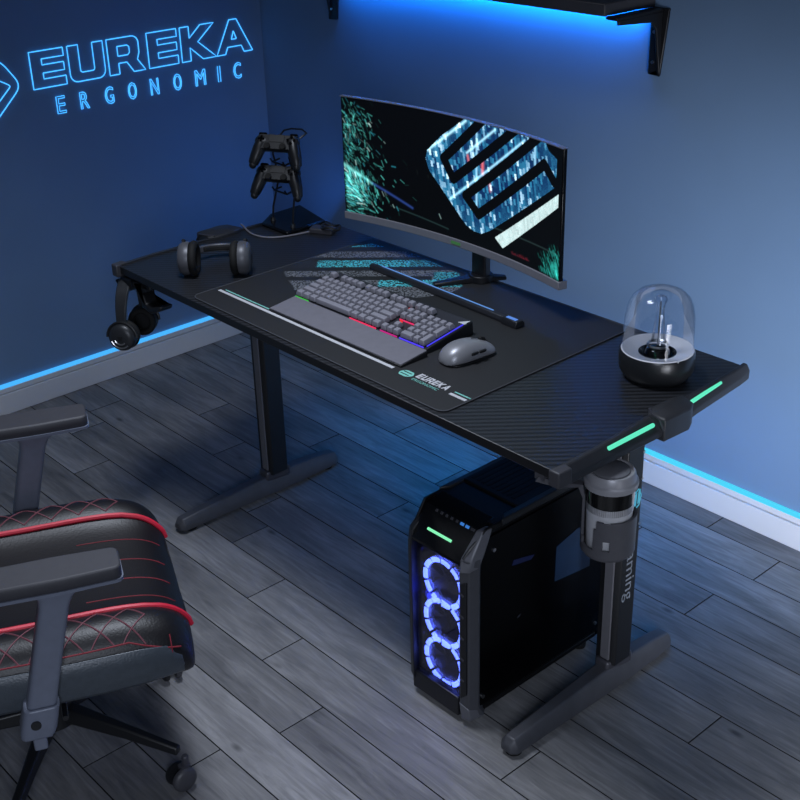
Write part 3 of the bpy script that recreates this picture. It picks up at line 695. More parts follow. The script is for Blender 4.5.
# ------------------------------------------------------------------ light bar lying on the desk behind the keyboard
lb = tag(empty('light_bar', (.0, .130, MZ), (0, 0, math.radians(-2.0))), 'slim dark light bar with blue sheen between keyboard and monitor', 'light bar')
m = MB(); m.prism([(-.009, 0), (.009, 0), (.010, .006), (.004, .014), (-.006, .014), (-.010, .006)], -.255, .225, lambda a, b_, c: (c, a, b_)); m.build('bar_body', mat('bar_grey', '#34363c', .35, .4, noise=.04), lb, bevel=.001)
m = MB(); m.box((-.02, .004, .0145), (.40, .003, .0012)); m.build('lit_line', emis('bar_light', (.12, .3, .75), .9), lb)
m = MB(); m.prism([(-.014, 0), (.014, 0), (.014, .010), (.008, .016), (-.010, .016), (-.014, .010)], .222, .270, lambda a, b_, c: (c, a, b_)); eb = m.build('end_block', mat('block_grey', '#26282d', .4, .3, noise=.04), lb, bevel=.0015)
m = MB(); m.box((.246, -.002, .0164), (.030, .009, .0012)); m.build('lit_window', emis('bar_window', (.12, .3, .9), .8), eb)

# ------------------------------------------------------------------ headphones
def headset(root, cupr=.042, band=.160, sep=.078, shellm=GRYP, ring=False, bw=1.):
    m = MB(); pts = []
    for i in range(25):
        t = PI*i/24; x = -(sep+.012)*math.cos(t); z = .028+(band-.028)*math.sin(t)**.8
        pts.append((x, z))
    rings = []
    for i, (x, z) in enumerate(pts):
        a = pts[max(i-1, 0)]; c = pts[min(i+1, 24)]; tx, tz = c[0]-a[0], c[1]-a[1]; l = math.hypot(tx, tz); nx_, nz_ = -tz/l, tx/l
        w = (.013+.006*math.sin(PI*i/24))*bw; h = .0045
        rings.append([(x-nx_*h, -w, z-nz_*h), (x+nx_*h, -w, z+nz_*h), (x+nx_*h, w, z+nz_*h), (x-nx_*h, w, z-nz_*h)])
    m.loft(rings); hb = m.build('headband', shellm, root, bevel=.003)
    m = MB(); rings = []
    for i in range(6, 19):
        x, z = pts[i]; a = pts[i-1]; c = pts[i+1]; tx, tz = c[0]-a[0], c[1]-a[1]; l = math.hypot(tx, tz); nx_, nz_ = -tz/l, tx/l
        s_ = -1 if (x*nx_+z*nz_) > 0 else 1
        w = .012*bw; rings.append([(x+s_*nx_*.004, -w, z+s_*nz_*.004), (x+s_*nx_*.012, -w*.8, z+s_*nz_*.012), (x+s_*nx_*.012, w*.8, z+s_*nz_*.012), (x+s_*nx_*.004, w, z+s_*nz_*.004)])
    m.loft(rings); m.build('headband_cushion', RUBBER, hb, bevel=.002)
    for sx in (-1, 1):
        m = MB(); m.lathe([(0, .030), (cupr*.55, .030), (cupr*.85, .026), (cupr*.98, .018), (cupr, .006), (cupr*.97, 0), (0, 0)], (sx*(sep), 0, 0), n=36, axis=(sx, 0, 0))
        cu = m.build('ear_cup', shellm, root)
        m = MB(); prof = [(cupr*.58+cupr*.24*(1+math.cos(2*PI*k/10)), -.010+.010*math.sin(2*PI*k/10)) for k in range(10)]
        m.lathe(prof, (sx*sep, 0, 0), n=32, axis=(sx, 0, 0), closed=True); m.build('ear_pad', RUBBER, cu)
        m = MB(); m.lathe([(0, -.003), (cupr*.62, -.003), (cupr*.62, 0)], (sx*sep, 0, 0), n=28, axis=(sx, 0, 0)); m.build('speaker_mesh', BLK, cu)
        m = MB(); m.tube([(sx*(sep+.016), (cupr+.003)*math.cos(t), (cupr+.003)*math.sin(t)) for t in np.linspace(0, PI, 13)], .0035, 8); m.build('yoke', BLK, cu)
        if ring:
            for k, r_ in enumerate((.016, .026)):
                m = MB(); m.tube([(sx*(sep+.0295-.002*k), r_*math.cos(t), r_*math.sin(t)) for t in np.linspace(PI*1.1, PI*1.75, 9)], .0022, 6); m.build('silver_accent', CHROME, cu)
        m = MB(); m.box((sx*(sep+.0302), .0, .0), (.001, .012, .012)); m.build('cup_badge', BLK, cu)
h1 = tag(empty('headphones', (-.515, -.158, TOPZ+.0435), (0, 0, 0)), 'grey over ear headphones lying on the left of the desk top', 'headphones')
headset(h1, band=.135, sep=.062, bw=.55, shellm=mat('headphone_grey', '#5a5b61', .42, .2, noise=.06))
# local x = along view-perpendicular, local z = away from the viewer and slightly up
ax = Vector((.69, .72, 0)).normalized(); az = Vector((-.72*.985, .69*.985, -.14)).normalized(); ay = az.cross(ax).normalized(); az = ax.cross(ay).normalized()
h1.rotation_euler = Matrix((ax, ay, az)).transposed().to_euler()
h2 = tag(empty('headphones', (-.748, -.281, .570)), 'black over ear headphones hanging from the hook under the desk corner', 'headphones')
headset(h2, cupr=.037, band=.142, sep=.068, shellm=mat('headphone_black', '#2b2d31', .38, .2, noise=.05), ring=True)
h2.rotation_euler = (0, math.radians(-6), math.radians(-52))

# ------------------------------------------------------------------ controller stand with two controllers
VD = math.radians(42)                      # faces the room
csd = tag(empty('controller_stand', (-.685, .235, TOPZ), (0, 0, 0)), 'black wire controller stand on flat base at back left of desk', 'stand')
m = MB(); m.prism([(-.052, -.086), (.066, -.088), (.062, .052), (-.105, .092), (-.104, -.05)][:4]+[(-.100, -.02)], .0, .011); m.build('stand_base', DKGLS, csd, bevel=.004)
for i, (bx, by) in enumerate(((-.046, -.050), (.042, -.048))):
    m = MB(); tx = bx*.8-.005; 
    m.tube([(bx, by, .009), (bx, by+.004, .05), (tx, by+.028, .13), (tx, by+.012, .20), (tx, by+.022, .235), (tx+.01*(1-2*i), by+.03, .25)], .0028, 8); m.build('wire_post', BLKM, csd)
    m = MB(); m.cyl((bx, by, .010), (bx, by, .020), .009, .006, 14); m.build('post_socket', BLK, csd)
m = MB(); m.tube([(.028, -.03, .24), (.050, -.012, .252), (.050, .012, .262), (.028, .014, .268), (.0, .0, .268), (-.02, -.01, .262), (-.030, -.03, .24)], .0025, 8); m.build('top_loop', BLKM, csd)
for z in (.105, .185):
    m = MB()
    for x_ in (-.030, .026): m.tube([(x_, -.025, z), (x_, -.050, z-.004), (x_, -.056, z+.006)], .0028, 8)
    m.tube([(-.030, -.050, z-.004), (.026, -.050, z-.004)], .0028, 8); m.build('cradle', BLKM, csd)
CTM = mat('controller_black', '#1d1e21', .36, .1, bump=.08)
def controller(root):
    m = MB()
    m.loft([[(x*k, y*k+d, z) for x, y in rpoly([(-.062, .032), (.062, .032), (.074, .012), (.058, -.020), (-.058, -.020), (-.074, .012)], .014)] for z, k, d in ((-.014, .9, 0), (-.008, 1., 0), (.008, 1., 0), (.014, .92, 0))])
    for sx in (-1, 1):
        pts = [(sx*.052, .012, .0), (sx*.058, -.012, -.003), (sx*.067, -.038, -.010), (sx*.073, -.060, -.014), (sx*.0735, -.070, -.015)]
        m.tube(pts, [.019, .0215, .0195, .0165, .009], 16); m.ball((sx*.0735, -.066, -.0145), .0128, 14)
        m.ball((sx*.050, .010, .003), (.026, .024, .014), 16)
    body = m.build('controller_body', CTM, root, merge=False)
    m = MB(); m.prism(rrect(-.026, .004, .026, .030, .004), .013, .0155); m.build('touch_pad', BLK, root, bevel=.001)
    for sx in (-1, 1):
        m = MB(); m.cyl((sx*.026, -.012, .012), (sx*.026, -.012, .020), .0065, n=16); m.lathe([(.0065, .019), (.0105, .019), (.0110, .022), (.0095, .0245), (0, .0235)], (sx*.026, -.012, 0), n=24); m.build('thumbstick', RUBBER, root)
        m = MB(); m.prism(rrect(sx*.052-.014, .028, sx*.052+.014, .040, .005), -.008, .006); m.build('trigger', GLOSS, root, bevel=.002)
    m = MB(); m.box((-.050, .012, .018), (.022, .007, .003)); m.box((-.050, .012, .018), (.007, .022, .003)); m.build('d_pad', GLOSS, root, bevel=.001)
    for dx, dy in ((0, .011), (0, -.011), (.011, 0), (-.011, 0)):
        m = MB(); m.cyl((.050+dx, .012+dy, .015), (.050+dx, .012+dy, .0195), .0046, n=14); m.build('face_button', GLOSS, root)
def place_ctrl(loc, label):
    r = tag(empty('game_controller', loc), label, 'game controller', 'controllers on the stand')
    controller(r)
    X_ = Vector((.83, .56, -.02)).normalized(); Zf = Vector((.42, -.60, .62)).normalized()
    Yu = Zf.cross(X_).normalized(); X_ = Yu.cross(Zf).normalized()
    r.rotation_euler = Matrix((X_, Yu, Zf)).transposed().to_euler(); r.scale = (.84, .84, .84); return r
place_ctrl((-.668, .170, .988), 'upper black game controller on the wire stand')
place_ctrl((-.672, .170, .903), 'lower black game controller on the wire stand')
# cable and small hub beside the stand
m = MB(); P = [(-.795, .115), (-.755, .105), (-.705, .082), (-.655, .085), (-.625, .105), (-.605, .15), (-.598, .19), (-.592, .22)]
m.tube([(x, y, TOPZ+.0035) for x, y in P], .0028, 8); tag(m.build('cable', mat('cable_grey', '#77757c', .6, noise=.05), None, sub=1), 'light grey cable curving across the desk by the controller stand', 'cable')
hub = tag(empty('usb_hub', (-.571, .235, TOPZ), (0, 0, .5)), 'small grey hub with coiled cable right of the controller stand', 'hub')
m = MB(); m.prism(rrect(-.034, -.020, .034, .020, .006), .0, .015); m.build('hub_body', GRYM, hub, bevel=.003)
m = MB(); m.tube([(.025+.022*math.cos(t)*1.2, -.004+.02*math.sin(t), .019+.004*math.sin(3*t)) for t in np.linspace(0, 2*PI, 24, endpoint=False)], .0032, 8, closed=True); m.build('cable_coil', BLK, hub)
m = MB(); m.box((-.034, 0, .008), (.002, .012, .005)); m.build('usb_port', BLK, hub)

# ------------------------------------------------------------------ glass dome speaker
spk = tag(empty('dome_speaker', (.629, .141, TOPZ)), 'round black speaker with clear glass dome at right end of desk', 'speaker')
m = MB(); m.lathe([(0, -.0), (.062, .0), (.066, .004), (.0760, .020), (.0770, .040), (.0760, .056), (.0740, .0600), (.0700, .0605)], n=64); sbse = m.build('speaker_base', mat('speaker_black', '#202225', .3, .1, bump=.1, bscale=500), spk)
m = MB(); m.lathe([(.0738, .0600), (.0725, .0620), (.040, .0535), (.037, .0525)], n=64); m.build('top_ring', mat('ring_silver', '#d6d8e0', .42, .0, noise=.03), spk)
m = MB(); m.lathe([(.040, .0500), (.0385, .054), (.036, .054), (.030, .045), (.022, .060), (.012, .066), (0, .067)], n=48); m.build('driver_cone', GLOSS, spk)
m = MB(); m.lathe([(.021, .066), (.023, .069), (.021, .072), (.018, .069)], n=36, closed=True); m.build('driver_rim', CHROME, spk)
m = MB(); m.lathe([(.0715, .0560), (.0710, .10), (.0700, .130), (.0665, .152), (.0590, .170), (.0470, .182), (.030, .189), (.012, .1915), (0, .192)], n=64); dm = m.build('glass_dome', GLASS, spk)
m = MB(); m.lathe([(.016, .070), (.0135, .085), (.0105, .12), (.0075, .145), (.010, .158), (.0135, .167), (.010, .174), (0, .177)], n=32); m.build('glass_tube', GLASS, spk)
m = MB(); m.cyl((0, 0, .068), (0, 0, .162), .0018, n=8); m.build('centre_rod', CHROME, spk)
m = MB()
vd = math.atan2(-1.94, 1.38)-.35
for k, ch in enumerate('SOUND  DOME'):
    pass
for k in range(2):
    a0 = vd-.12+k*.22
    m.loft([[(.0768*math.cos(a), .0768*math.sin(a), .0385+z) for z in (0, .0016)]+[(.0764*math.cos(a), .0764*math.sin(a), .0385+z) for z in (.0016, 0)] for a in np.linspace(a0, a0+.14, 6)])
m.build('front_mark', mat('mark_grey', '#6d7078', .5, noise=.03), sbse)
m = MB(); m.ball((.0735*math.cos(vd+.95), .0735*math.sin(vd+.95), .0595), .0026, 10); m.build('indicator', CHROME, sbse)

# ------------------------------------------------------------------ computer tower under the desk
pc = tag(empty('computer_tower', (.411, -.084, 0)), 'black computer tower with three glowing blue ring fans under the desk', 'computer')
ox, oy = .411, -.084
def L(x, y, z): return (x-ox, y-oy, z)
x0, x1, yf, yb, zt = .325, .519, -.292, .150, .490
m = MB()
prof = [(yf+.012, .025), (yb, .025), (yb, zt), (yf+.055, zt), (yf+.012, .425)]
m.prism(prof, x0+.004, x0+.010, lambda a, b_, c: L(c, a, b_))         # left side sheet
m.prism(prof, x1-.012, x1-.008, lambda a, b_, c: L(c, a, b_))
m.box(L((x0+x1)/2, yb-.004, .26), (x1-x0-.012, .008, .47)); m.box(L((x0+x1)/2, (yf+yb)/2, .03), (x1-x0-.012, yb-yf-.02, .012)); m.box(L((x0+x1)/2, -.06, zt-.006), (x1-x0-.012, .30, .010))
m.box(L((x0+x1)/2, yf+.075, .255), (x1-x0-.02, .004, .44))
case = m.build('case_body', mat('case_black', '#0b0b0d', .5, noise=.05, spec=.25), pc, bevel=.002, merge=False)
m = MB(); m.prism([(-.01, .045), (yb-.004, .045), (yb-.004, zt-.02), (yf+.06, zt-.02), (yf+.03, .43), (yf+.03, .045)], x1-.008, x1-.003, lambda a, b_, c: L(c, a, b_)); sg_ = m.build('side_glass', mat('side_black', '#040405', .3, noise=.02, spec=.12), pc, bevel=.001)
for yy, zz in ((yf+.045, .07), (yf+.075, .435), (yb-.02, .07)):
    s_ = MB(); s_.cyl(L(x1-.003, yy, zz), L(x1+.001, yy, zz), .0045, n=12); s_.build('thumb_screw', CHROME, sg_)
m = MB(); m.prism([(-.02, .26), (.10, .245), (.10, .365), (.05, .367), (-.018, .350)], x1-.0028, x1-.0022, lambda a, b_, c: L(c, a, b_)); m.build('side_reflection', mat('reflection_blue', '#1a2f4b', .35, noise=.1, nscale=20), sg_)  # blue reflection of the floor, put on the side glass as a coloured slab
m = MB(); m.prism([(-.16, .368), (-.10, .356), (-.09, .364), (-.12, .372), (-.155, .380)], x1-.0028, x1-.0022, lambda a, b_, c: L(c, a, b_)); m.build('side_logo', mat('logo_navy', '#15204f', .4, noise=.05), sg_)
m = MB(); m.prism([(-.140, .222), (-.132, .224), (-.128, .229), (-.138, .227)], x1-.0028, x1-.0022, lambda a, b_, c: L(c, a, b_)); m.build('side_logo', mat('logo_grey', '#3a3c42', .4, noise=.05), sg_)
# top panel with vents
m = MB(); m.box(L((x0+x1)/2, .0, zt+.002), (x1-x0-.03, .26, .008)); tp = m.build('top_panel', mat('top_black', '#08080a', .6, noise=.05, spec=.2), pc, bevel=.003)
m = MB()
for k in range(9): m.box(L(x0+.03+k*.0148, .0, zt+.0065), (.007, .23, .002))
m.build('vent_slats', mat('vent_black', '#050506', .7, noise=.05, spec=.2), tp)
m = MB(); m.prism([(x1-.020, yf+.12), (x1-.004, yf+.10), (x1-.004, yb-.03), (x1-.020, yb-.05)], zt-.012, zt+.006, lambda a, b_, c: L(a, b_, c)); m.build('top_rail', BLK, pc, bevel=.003)
m = MB(); m.prism([(x0+.004, yf+.10), (x0+.018, yf+.12), (x0+.018, yb-.05), (x0+.004, yb-.03)], zt-.012, zt+.006, lambda a, b_, c: L(a, b_, c)); m.build('top_rail', BLK, pc, bevel=.003)
# sloping front shoulder with ports and light line
m = MB(); m.prism([(yf+.004, .420), (yf+.004, .412), (yf+.030, .410), (yf+.10, zt-.016), (yf+.10, zt+.002), (yf+.052, zt-.006)], x0+.016, x1-.024, lambda a, b_, c: L(c, a, b_)); shd = m.build('front_shoulder', DKGLS, pc, bevel=.002)
nrm = Vector((0, -.064, .078)).normalized()
def SH(x, t, d=.0): # on the slope t 0 bottom ..1 top
    y = yf+.004+t*.048; z = .420+t*(zt-.426); return L(x, y-d*.8, z+d*.6)
m = MB(); m.tube([SH(x, .40, .001) for x in np.linspace(.376, .446, 5)], .0030, 8); m.build('light_line', emis('pc_line', (.25, .95, .5), 1.), shd)
for i, x in enumerate(np.linspace(x0+.052, x1-.036, 8)):
    m = MB(); p = Vector(SH(x, .93, .001)); m.box(p, (.009 if i > 4 else .005, .006, .003), Euler((.93, 0, 0))); m.build('port', emis('port_blue', (.05, .25, .8), .7) if i in (5, 6) else GRYM, shd)
# bevelled corner trims
m = MB()
def trim(zs): return zs
R_ = []
for z, y in ((.020, yf+.016), (.05, yf), (.40, yf), (.432, yf+.003)):
    R_.append([L(x1-.028, y, z), L(x1-.006, y+.008, z), L(x1+.002, y+.03, z), L(x1-.012, y+.05, z), L(x1-.028, y+.012, z)])
m.loft(R_); tr = m.build('corner_trim', mat('trim_charcoal', '#47484e', .5, .1, noise=.06), pc, bevel=.002)
m = MB(); m.prism([(x1-.024, .375), (x1-.010, .382), (x1-.010, .09), (x1-.024, .075)], yf-.002, yf+.004, lambda a, b_, c: L(a, c+(a-(x1-.028))*.2, b_)); m.build('vent_slot', BLK, tr, bevel=.001)
m = MB()
for k in range(5): m.box(L(x1-.0205, yf+.001, .13+.055*k), (.012, .005, .005), Euler((0, .5, 0)))
m.build('vent_ribs', GRYM, tr)
m = MB(); m.loft([[L(x1-.027, yf-.002, .40), L(x1-.006, yf+.006, .405), L(x1+.002, yf+.03, .41), L(x1-.03, yf+.02, .40)], [L(x1-.027, yf+.004, .435), L(x1-.004, yf+.014, .44), L(x1+.003, yf+.045, .44), L(x1-.03, yf+.04, .435)], [L(x1-.026, yf+.048, zt-.006), L(x1-.010, yf+.052, zt-.004), L(x1-.004, yf+.075, zt-.004), L(x1-.022, yf+.075, zt-.004)]])
cr = m.build('shoulder_trim', mat('shoulder_grey', '#65666d', .45, .2, noise=.06), pc, bevel=.003)
m = MB(); a_, b__ = Vector(L(x1-.022, yf+.006, .434)), Vector(L(x1-.014, yf+.040, .468)); m.tube([a_, a_*.5+b__*.5+Vector((.002, -.003, .003)), b__], .003, 6); m.build('slot', BLK, cr)
m = MB(); m.loft([[L(x1-.028, yf+.004, .014), L(x1-.006, yf+.012, .014), L(x1, yf+.05, .014), L(x1-.04, yf+.05, .014)], [L(x1-.028, yf-.002, .065), L(x1-.006, yf+.006, .05), L(x1+.001, yf+.03, .045), L(x1-.04, yf+.03, .06)]]); m.build('lower_trim', mat('shoulder_grey2', '#65666d', .45, .2, noise=.06), pc, bevel=.003)
R_ = []
for z, y in ((.020, yf+.016), (.05, yf), (.40, yf), (.435, yf+.006), (zt-.005, yf+.075)):
    R_.append([L(x0-.002, y+.035, z), L(x0+.002, y+.008, z), L(x0+.020, y, z), L(x0+.020, y+.012, z), L(x0+.008, y+.05, z)])
m = MB(); m.loft(R_); m.build('corner_trim', BLK, pc, bevel=.002)
# front interior : three fans behind smoked glass
m = MB(); m.box(L((x0+x1-.016)/2, yf+.012, .230), (x1-x0-.052, .004, .39)); m.build('front_glass', SMOKE, pc)
m = MB(); m.box(L((x0+x1-.026)/2, yf+.03, .040), (x1-x0-.05, .05, .05)); 
m.build('lower_grille', BLKM, pc, bevel=.003)
FX = .418
for zc in (.118, .222, .326):
    fy = yf+.036
    m = MB(); m.lathe([(.0625, -.012), (.0625, .012), (.0590, .012), (.0590, -.012)], L(FX, fy, zc), n=40, axis=(0, -1, 0), closed=True); fr = m.build('case_fan', BLK, pc)
    for k in range(11):
        a0 = 2*PI*k/11+.05; a1 = a0+2*PI/11*.80
        m = MB(); m.loft([[L(FX+r*math.cos(a), fy+dy, zc+r*math.sin(a)) for r, dy in ((.0495, -.0125), (.0610, -.0125), (.0610, -.0095), (.0495, -.0095))] for a in np.linspace(a0, a1, 5)])
        m.build('ring_light', FANL, fr, smooth=False)
    m = MB()
    for k in range(7):
        a = 2*PI*k/7; rings = []
        for r, tw in ((.014, .55), (.03, .45), (.0455, .3)):
            aa = a+r*9; c = Vector(L(FX+r*math.cos(aa), fy, zc+r*math.sin(aa))); t_ = Vector((-math.sin(aa), 0, math.cos(aa))); w_ = .009+r*.15
            d_ = t_*math.cos(tw)+Vector((0, 1, 0))*math.sin(tw); rings.append([c-d_*w_+Vector((0, .0006, 0)), c+d_*w_+Vector((0, .0006, 0)), c+d_*w_-Vector((0, .0006, 0)), c-d_*w_-Vector((0, .0006, 0))])
        m.loft(rings)
    m.build('fan_blade', mat('blade_blue', '#0b0d33', .3, noise=.05), fr)
    m = MB(); m.cyl(L(FX, fy-.010, zc), L(FX, fy+.008, zc), .016, n=24); m.build('fan_hub', BLK, fr)
for k in range(8):
    m = MB(); m.box(L(x0+.024, yf+.03, .12+.037*k), (.003, .004, .006)); m.build('indicator', FANB, pc)
for fx, fy in ((x0+.03, yf+.05), (x1-.03, yf+.05), (x0+.03, yb-.04), (x1-.03, yb-.04)):
    m = MB(); m.cyl(L(fx, fy, 0), L(fx, fy, .026), .016, .018, 18); m.build('case_foot', RUBBER, pc)

cl_ = bpy.data.lights.new('fan_glow_fill', 'POINT'); cl_.energy = .35; cl_.color = (.04, .06, 1.); cl_.shadow_soft_size = .03  # added point light that deepens the blue glow around the fans
co_ = bpy.data.objects.new('fan_glow_fill', cl_); COL.objects.link(co_); co_.location = (x0+.05, yf+.020, .27)

# ------------------------------------------------------------------ gaming chair
CH = Vector((.022, -.965, 0)); CA = math.radians(66)-PI/2       # local +y is where the chair faces
ch = tag(empty('gaming_chair', CH, (0, 0, CA)), 'black leather gaming chair with red piping at lower left', 'chair')
# seat cushion : cross-section swept along y with a rounded front
def seat_sec(y, sc, zs, drop):
    base = [(-.262, .375), (-.282, .40), (-.285, .455), (-.262, .492), (-.225, .508), (-.185, .500), (-.160, .478), (-.08, .470), (0, .468), (.08, .470), (.160, .478), (.185, .500), (.225, .508), (.262, .492), (.285, .455), (.282, .40), (.262, .375), (.12, .368), (0, .366), (-.12, .368)]
    return [(x*sc, y, .375+(z-.375)*zs-drop) for x, z in base]
m = MB(); secs = []
for y, sc, zs, dr in ((-.34, .84, .8, -.01), (-.32, .90, 1., 0), (-.20, .95, 1., 0), (-.02, .98, 1., 0), (.08, .98, 1.02, 0), (.155, .965, 1., .002), (.205, .945, .92, .005), (.238, .90, .74, .010), (.256, .81, .46, .014)):
    secs.append(seat_sec(y, sc, zs, dr))
m.loft(secs); seat = m.build('seat', LEATHER, ch, sub=2)
from mathutils.bvhtree import BVHTree
bpy.context.view_layer.update()
_dg = bpy.context.evaluated_depsgraph_get(); _ev = seat.evaluated_get(_dg).to_mesh()
BV = BVHTree.FromPolygons([v.co.copy() for v in _ev.vertices], [tuple(p.vertices) for p in _ev.polygons])
seat.evaluated_get(_dg).to_mesh_clear()
def drop(x, y, lift):                      # the point of the seat cover above (x, y)
    h = BV.ray_cast(Vector((x, y, .7)), Vector((0, 0, -1)))
    return None if h[0] is None else h[0]+h[1]*lift
def flank(sx, y, z, lift):                 # the point of the seat cover beside (y, z)
    h = BV.ray_cast(Vector((sx*.5, y, z)), Vector((-sx, 0, 0)))
    return None if h[0] is None else h[0]+h[1]*lift
def line(pts, r, mt, name):
    pts = [p for p in pts if p is not None]
    if len(pts) < 3: return
    mm_ = MB(); mm_.tube(pts, r, 8); return mm_.build(name, mt, seat)
YS = list(np.linspace(-.30, .20, 18))+list(np.linspace(.206, .252, 14))
for sx in (-1, 1):
    line([drop(sx*(.172-.9*max(0, y-.15)**2), y, .0022) for y in YS], .0058, REDP, 'piping')
    line([flank(sx, y, .478-.4*max(0, y-.13), .0006) for y in np.linspace(-.30, .222, 24)], .0016, REDT, 'side_seam')
    line([flank(sx, .205, z, .0006) for z in np.linspace(.400, .468, 8)], .0012, REDT, 'side_seam')
# grey side panels low on both flanks
for sx in (-1, 1):
    m = MB(); rings = []
    for y, sc, zs in ((-.30, .915, 1), (-.2, .952, 1), (-.02, .982, 1), (.08, .982, 1), (.15, .968, .97), (.195, .938, .86), (.222, .90, .62), (.236, .85, .35)):
        rings.append([(sx*x_*sc, y, .374+(z_-.374)*zs) for x_, z_ in ((.262, .374), (.2845, .394), (.2905, .43), (.2885, .456), (.280, .471), (.268, .45))])
    m.loft(rings); m.build('side_panel', LEATHG, seat, bevel=.006, seg=3)
# diamond quilting on the bolsters
for sx in (-1, 1):
    m = MB()
    for k in range(11):
        ya = -.30+k*.055
        for d in (1, -1):
            pts = [drop(sx*(.184+t*.078), ya+d*t*.075, .0005) for t in np.linspace(0, 1, 9) if -.31 < ya+d*t*.075 < .175]
            pts = [p for p in pts if p is not None]
            if len(pts) > 2: m.tube(pts, .0016, 5)
    m.build('quilt_stitching', mat('thread_grey', '#6b3a44', .7, noise=.05), seat)
for x in (-.105, -.035, .035, .105):
    line([drop(x, y, .0003) for y in np.linspace(.07, .235, 14)], .0012, REDT, 'seat_seam')
# armrests
ARMM = mat('arm_pad_grey', '#34343a', .6, noise=.05, bump=.1); POSTM = mat('arm_post_grey', '#6a7080', .45, .1, noise=.05)
for sx in (-1, 1):
    ax_ = sx*.295
    m = MB(); m.loft([[(ax_+x, y, z) for x, y in rpoly([(-.036*k, -.150), (.036*k, -.150), (.040*k, .03), (.035*k, .135), (-.035*k, .135), (-.040*k, .03)], .016)] for z, k in ((0.6580, .9), (0.6640, 1.), (0.6790, 1.), (0.6860, .93))])
    ap = m.build('arm_pad', ARMM, ch, bevel=.003)
    m = MB(); m.loft([[(ax_+x*1.02, y*1.0, z) for x, y in rpoly([(-.038, -.151), (.038, -.151), (.0415, .03), (.0365, .137), (-.0365, .137), (-.0415, .03)], .016)] for z in (0.6575, 0.6635)]); m.build('pad_rim', POSTM, ap)
    m = MB()
    pq = lambda z: .026-.075*(.658-z)/.30
    m.loft([[(ax_+x, y+pq(z), z) for x, y in rrect(-w/2, -d/2, w/2, d/2, .01)] for z, w, d in ((.6575, .060, .085), (.639, .048, .060), (.62, .043, .052), (.42, .042, .052))])
    m.build('arm_post', POSTM, ch, bevel=.002)
    m = MB(); m.loft([[(ax_+x, y+pq(z), z) for x, y in rrect(-w/2, -d/2, w/2, d/2, .012)] for z, w, d in ((.420, .052, .062), (.372, .054, .064), (.355, .048, .058))])
    yb_ = pq(.36); m.box((ax_-sx*.10, yb_, .358), (.24, .05, .014)); m.box((ax_-sx*.01, yb_, .335), (.02, .024, .05)); m.build('arm_bracket', POSTM, ch, bevel=.003)
    m = MB(); m.cyl((ax_+sx*.022, yb_, .39), (ax_+sx*.030, yb_, .39), .009, n=16); m.build('height_button', BLK, ch)
# mechanism, gas lift, star base, castors
m = MB(); m.box((0, -.03, .345), (.20, .26, .045)); m.build('tilt_mechanism', BLKM, ch, bevel=.006)
m = MB(); m.tube([(.09, .0, .345), (.20, .0, .335), (.25, .0, .333)], .006, 8); m.build('tilt_lever', BLK, ch)
HB = Vector((-.068, -.030, 0))
m = MB(); m.cyl((HB.x, HB.y, .10), (HB.x, HB.y, .335), .026, n=24); m.cyl((HB.x, HB.y, .10), (HB.x, HB.y, .23), .034, n=24); m.build('gas_lift', BLKM, ch)
m = MB(); m.cyl((HB.x, HB.y, .085), (HB.x, HB.y, .145), .048, .040, 28); m.build('base_hub', BLK, ch, bevel=.004)
la0 = math.radians(27)-CA
for k in range(5):
    a = la0+2*PI*k/5; d = Vector((math.cos(a), math.sin(a), 0)); n_ = Vector((-d.y, d.x, 0)); e_ = HB+d*.312
    m = MB(); m.loft([[HB+d*r+n_*w+Vector((0, 0, z0)), HB+d*r-n_*w+Vector((0, 0, z0)), HB+d*r-n_*w*.7+Vector((0, 0, z1)), HB+d*r+n_*w*.7+Vector((0, 0, z1))] for r, w, z0, z1 in ((.03, .022, .098, .130), (.18, .014, .088, .112), (.300, .011, .076, .094))]); m.build('base_leg', BLK, ch, bevel=.004)
    m = MB(); m.cyl(e_+Vector((0, 0, .05)), e_+Vector((0, 0, .074)), .0075, n=14)
    cd = Vector((math.cos(a+1.1), math.sin(a+1.1), 0)); cn = Vector((-cd.y, cd.x, 0)); c_ = e_-cd*.014+Vector((0, 0, .0275))
    m.box(e_-cd*.004+Vector((0, 0, .044)), (.022, .018, .018), Euler((0, 0, a+1.1)))
    ca_ = m.build('castor', GRYM, ch, bevel=.002)
    for s_ in (-1, 1):
        m = MB(); m.lathe([(0, .009), (.020, .009), (.026, .005), (.0275, 0), (.026, -.006), (0, -.006)], c_+cn*s_*.014, n=28, axis=cn*s_); m.build('castor_wheel', BLK if s_ > 0 else GRYP, ca_)
# backrest stands behind the seat
m = MB(); secs = []
for z, w, y, dp in ((.44, .20, -.34, .05), (.50, .235, -.345, .065), (.62, .25, -.36, .07), (.78, .235, -.39, .065), (.92, .265, -.42, .065), (1.06, .275, -.45, .06), (1.15, .20, -.47, .055), (1.26, .165, -.49, .05), (1.30, .13, -.495, .03)):
    secs.append([(-w, y+.03, z), (-w*.8, y+dp*.5+.02, z), (-w*.45, y+dp*.4, z), (0, y+dp*.36, z), (w*.45, y+dp*.4, z), (w*.8, y+dp*.5+.02, z), (w, y+.03, z), (w*.85, y-dp*.5, z), (0, y-dp*.6, z), (-w*.85, y-dp*.5, z)])
m.loft(secs); bk = m.build('backrest', LEATHER, ch, sub=2)

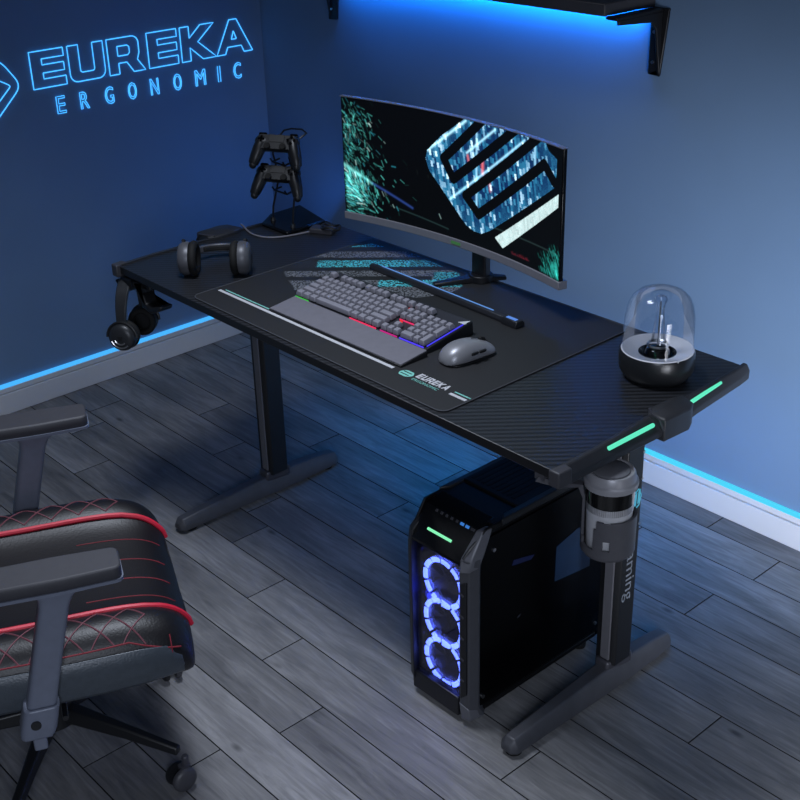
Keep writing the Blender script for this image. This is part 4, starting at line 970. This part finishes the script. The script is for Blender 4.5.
# ------------------------------------------------------------------ lights
def area(name, loc, tgt, size, power, col, sizey=None, spread=None):
    l = bpy.data.lights.new(name, 'AREA'); l.energy = power; l.color = col; l.size = size
    if sizey: l.shape = 'RECTANGLE'; l.size_y = sizey
    if spread: l.spread = math.radians(spread)
    o = bpy.data.objects.new(name, l); COL.objects.link(o); o.location = loc
    o.rotation_euler = (Vector(tgt)-Vector(loc)).to_track_quat('-Z', 'Y').to_euler(); return o
area('ceiling_light', (-.05, -.52, 2.6), (.25, -.95, 0), .5, 16, (.80, .87, 1.), .6, 108)
area('right_fill_light', (1.85, -.25, .46), (.70, .85, .48), .55, 7.4, (.86, .90, 1.), .75, 66)  # added low fill from the right for back wall and skirting, no window there
area('front_fill_light', (2.9, -2.5, 1.9), (.8, -1.0, .3), .8, 8, (.76, .84, 1.), 1.0, 70)  # added fill from the front right for cup, leg and chair, no fixture there
area('shelf_led_light', (-.59, WY-.022, 1.327), (-.59, WY+.34, .8), 1.2, 4.2, (0., .27, 1.), .02, 120)
area('desk_led_light', (0, .28, .70), (0, .60, 0), 1.3, 2.3, (.0, .30, 1.), .04, 95)
area('desk_led_light', (0, .0, .69), (0, .0, 0), 1.0, .25, (.0, .26, 1.), .04, 120)
area('left_wall_fill', (-1.2, .66, .5), (-1.642, .5, .85), .3, .45, (.0, .26, 1.))  # added blue fill for the left wall near the corner, no lamp there
w = bpy.data.worlds.new('room_air'); scn.world = w; w.use_nodes = True
bg = w.node_tree.nodes['Background']; bg.inputs[0].default_value = (.42, .55, .8, 1); bg.inputs[1].default_value = .018

# ------------------------------------------------------------------ camera
cam = bpy.data.cameras.new('camera'); co = bpy.data.objects.new('camera', cam); COL.objects.link(co)
cam.sensor_width = 36; cam.lens = 1242.216/800*36; cam.clip_start = .05
co.location = (2.002648, -1.779707, 1.857192); co.rotation_euler = (1.1077506616, .02417309386, .8337209601)
scn.camera = co
scn.view_settings.view_transform = 'Standard'; scn.view_settings.look = 'None'; scn.view_settings.exposure = 0; scn.view_settings.gamma = 1
scn.view_settings.use_curve_mapping = False
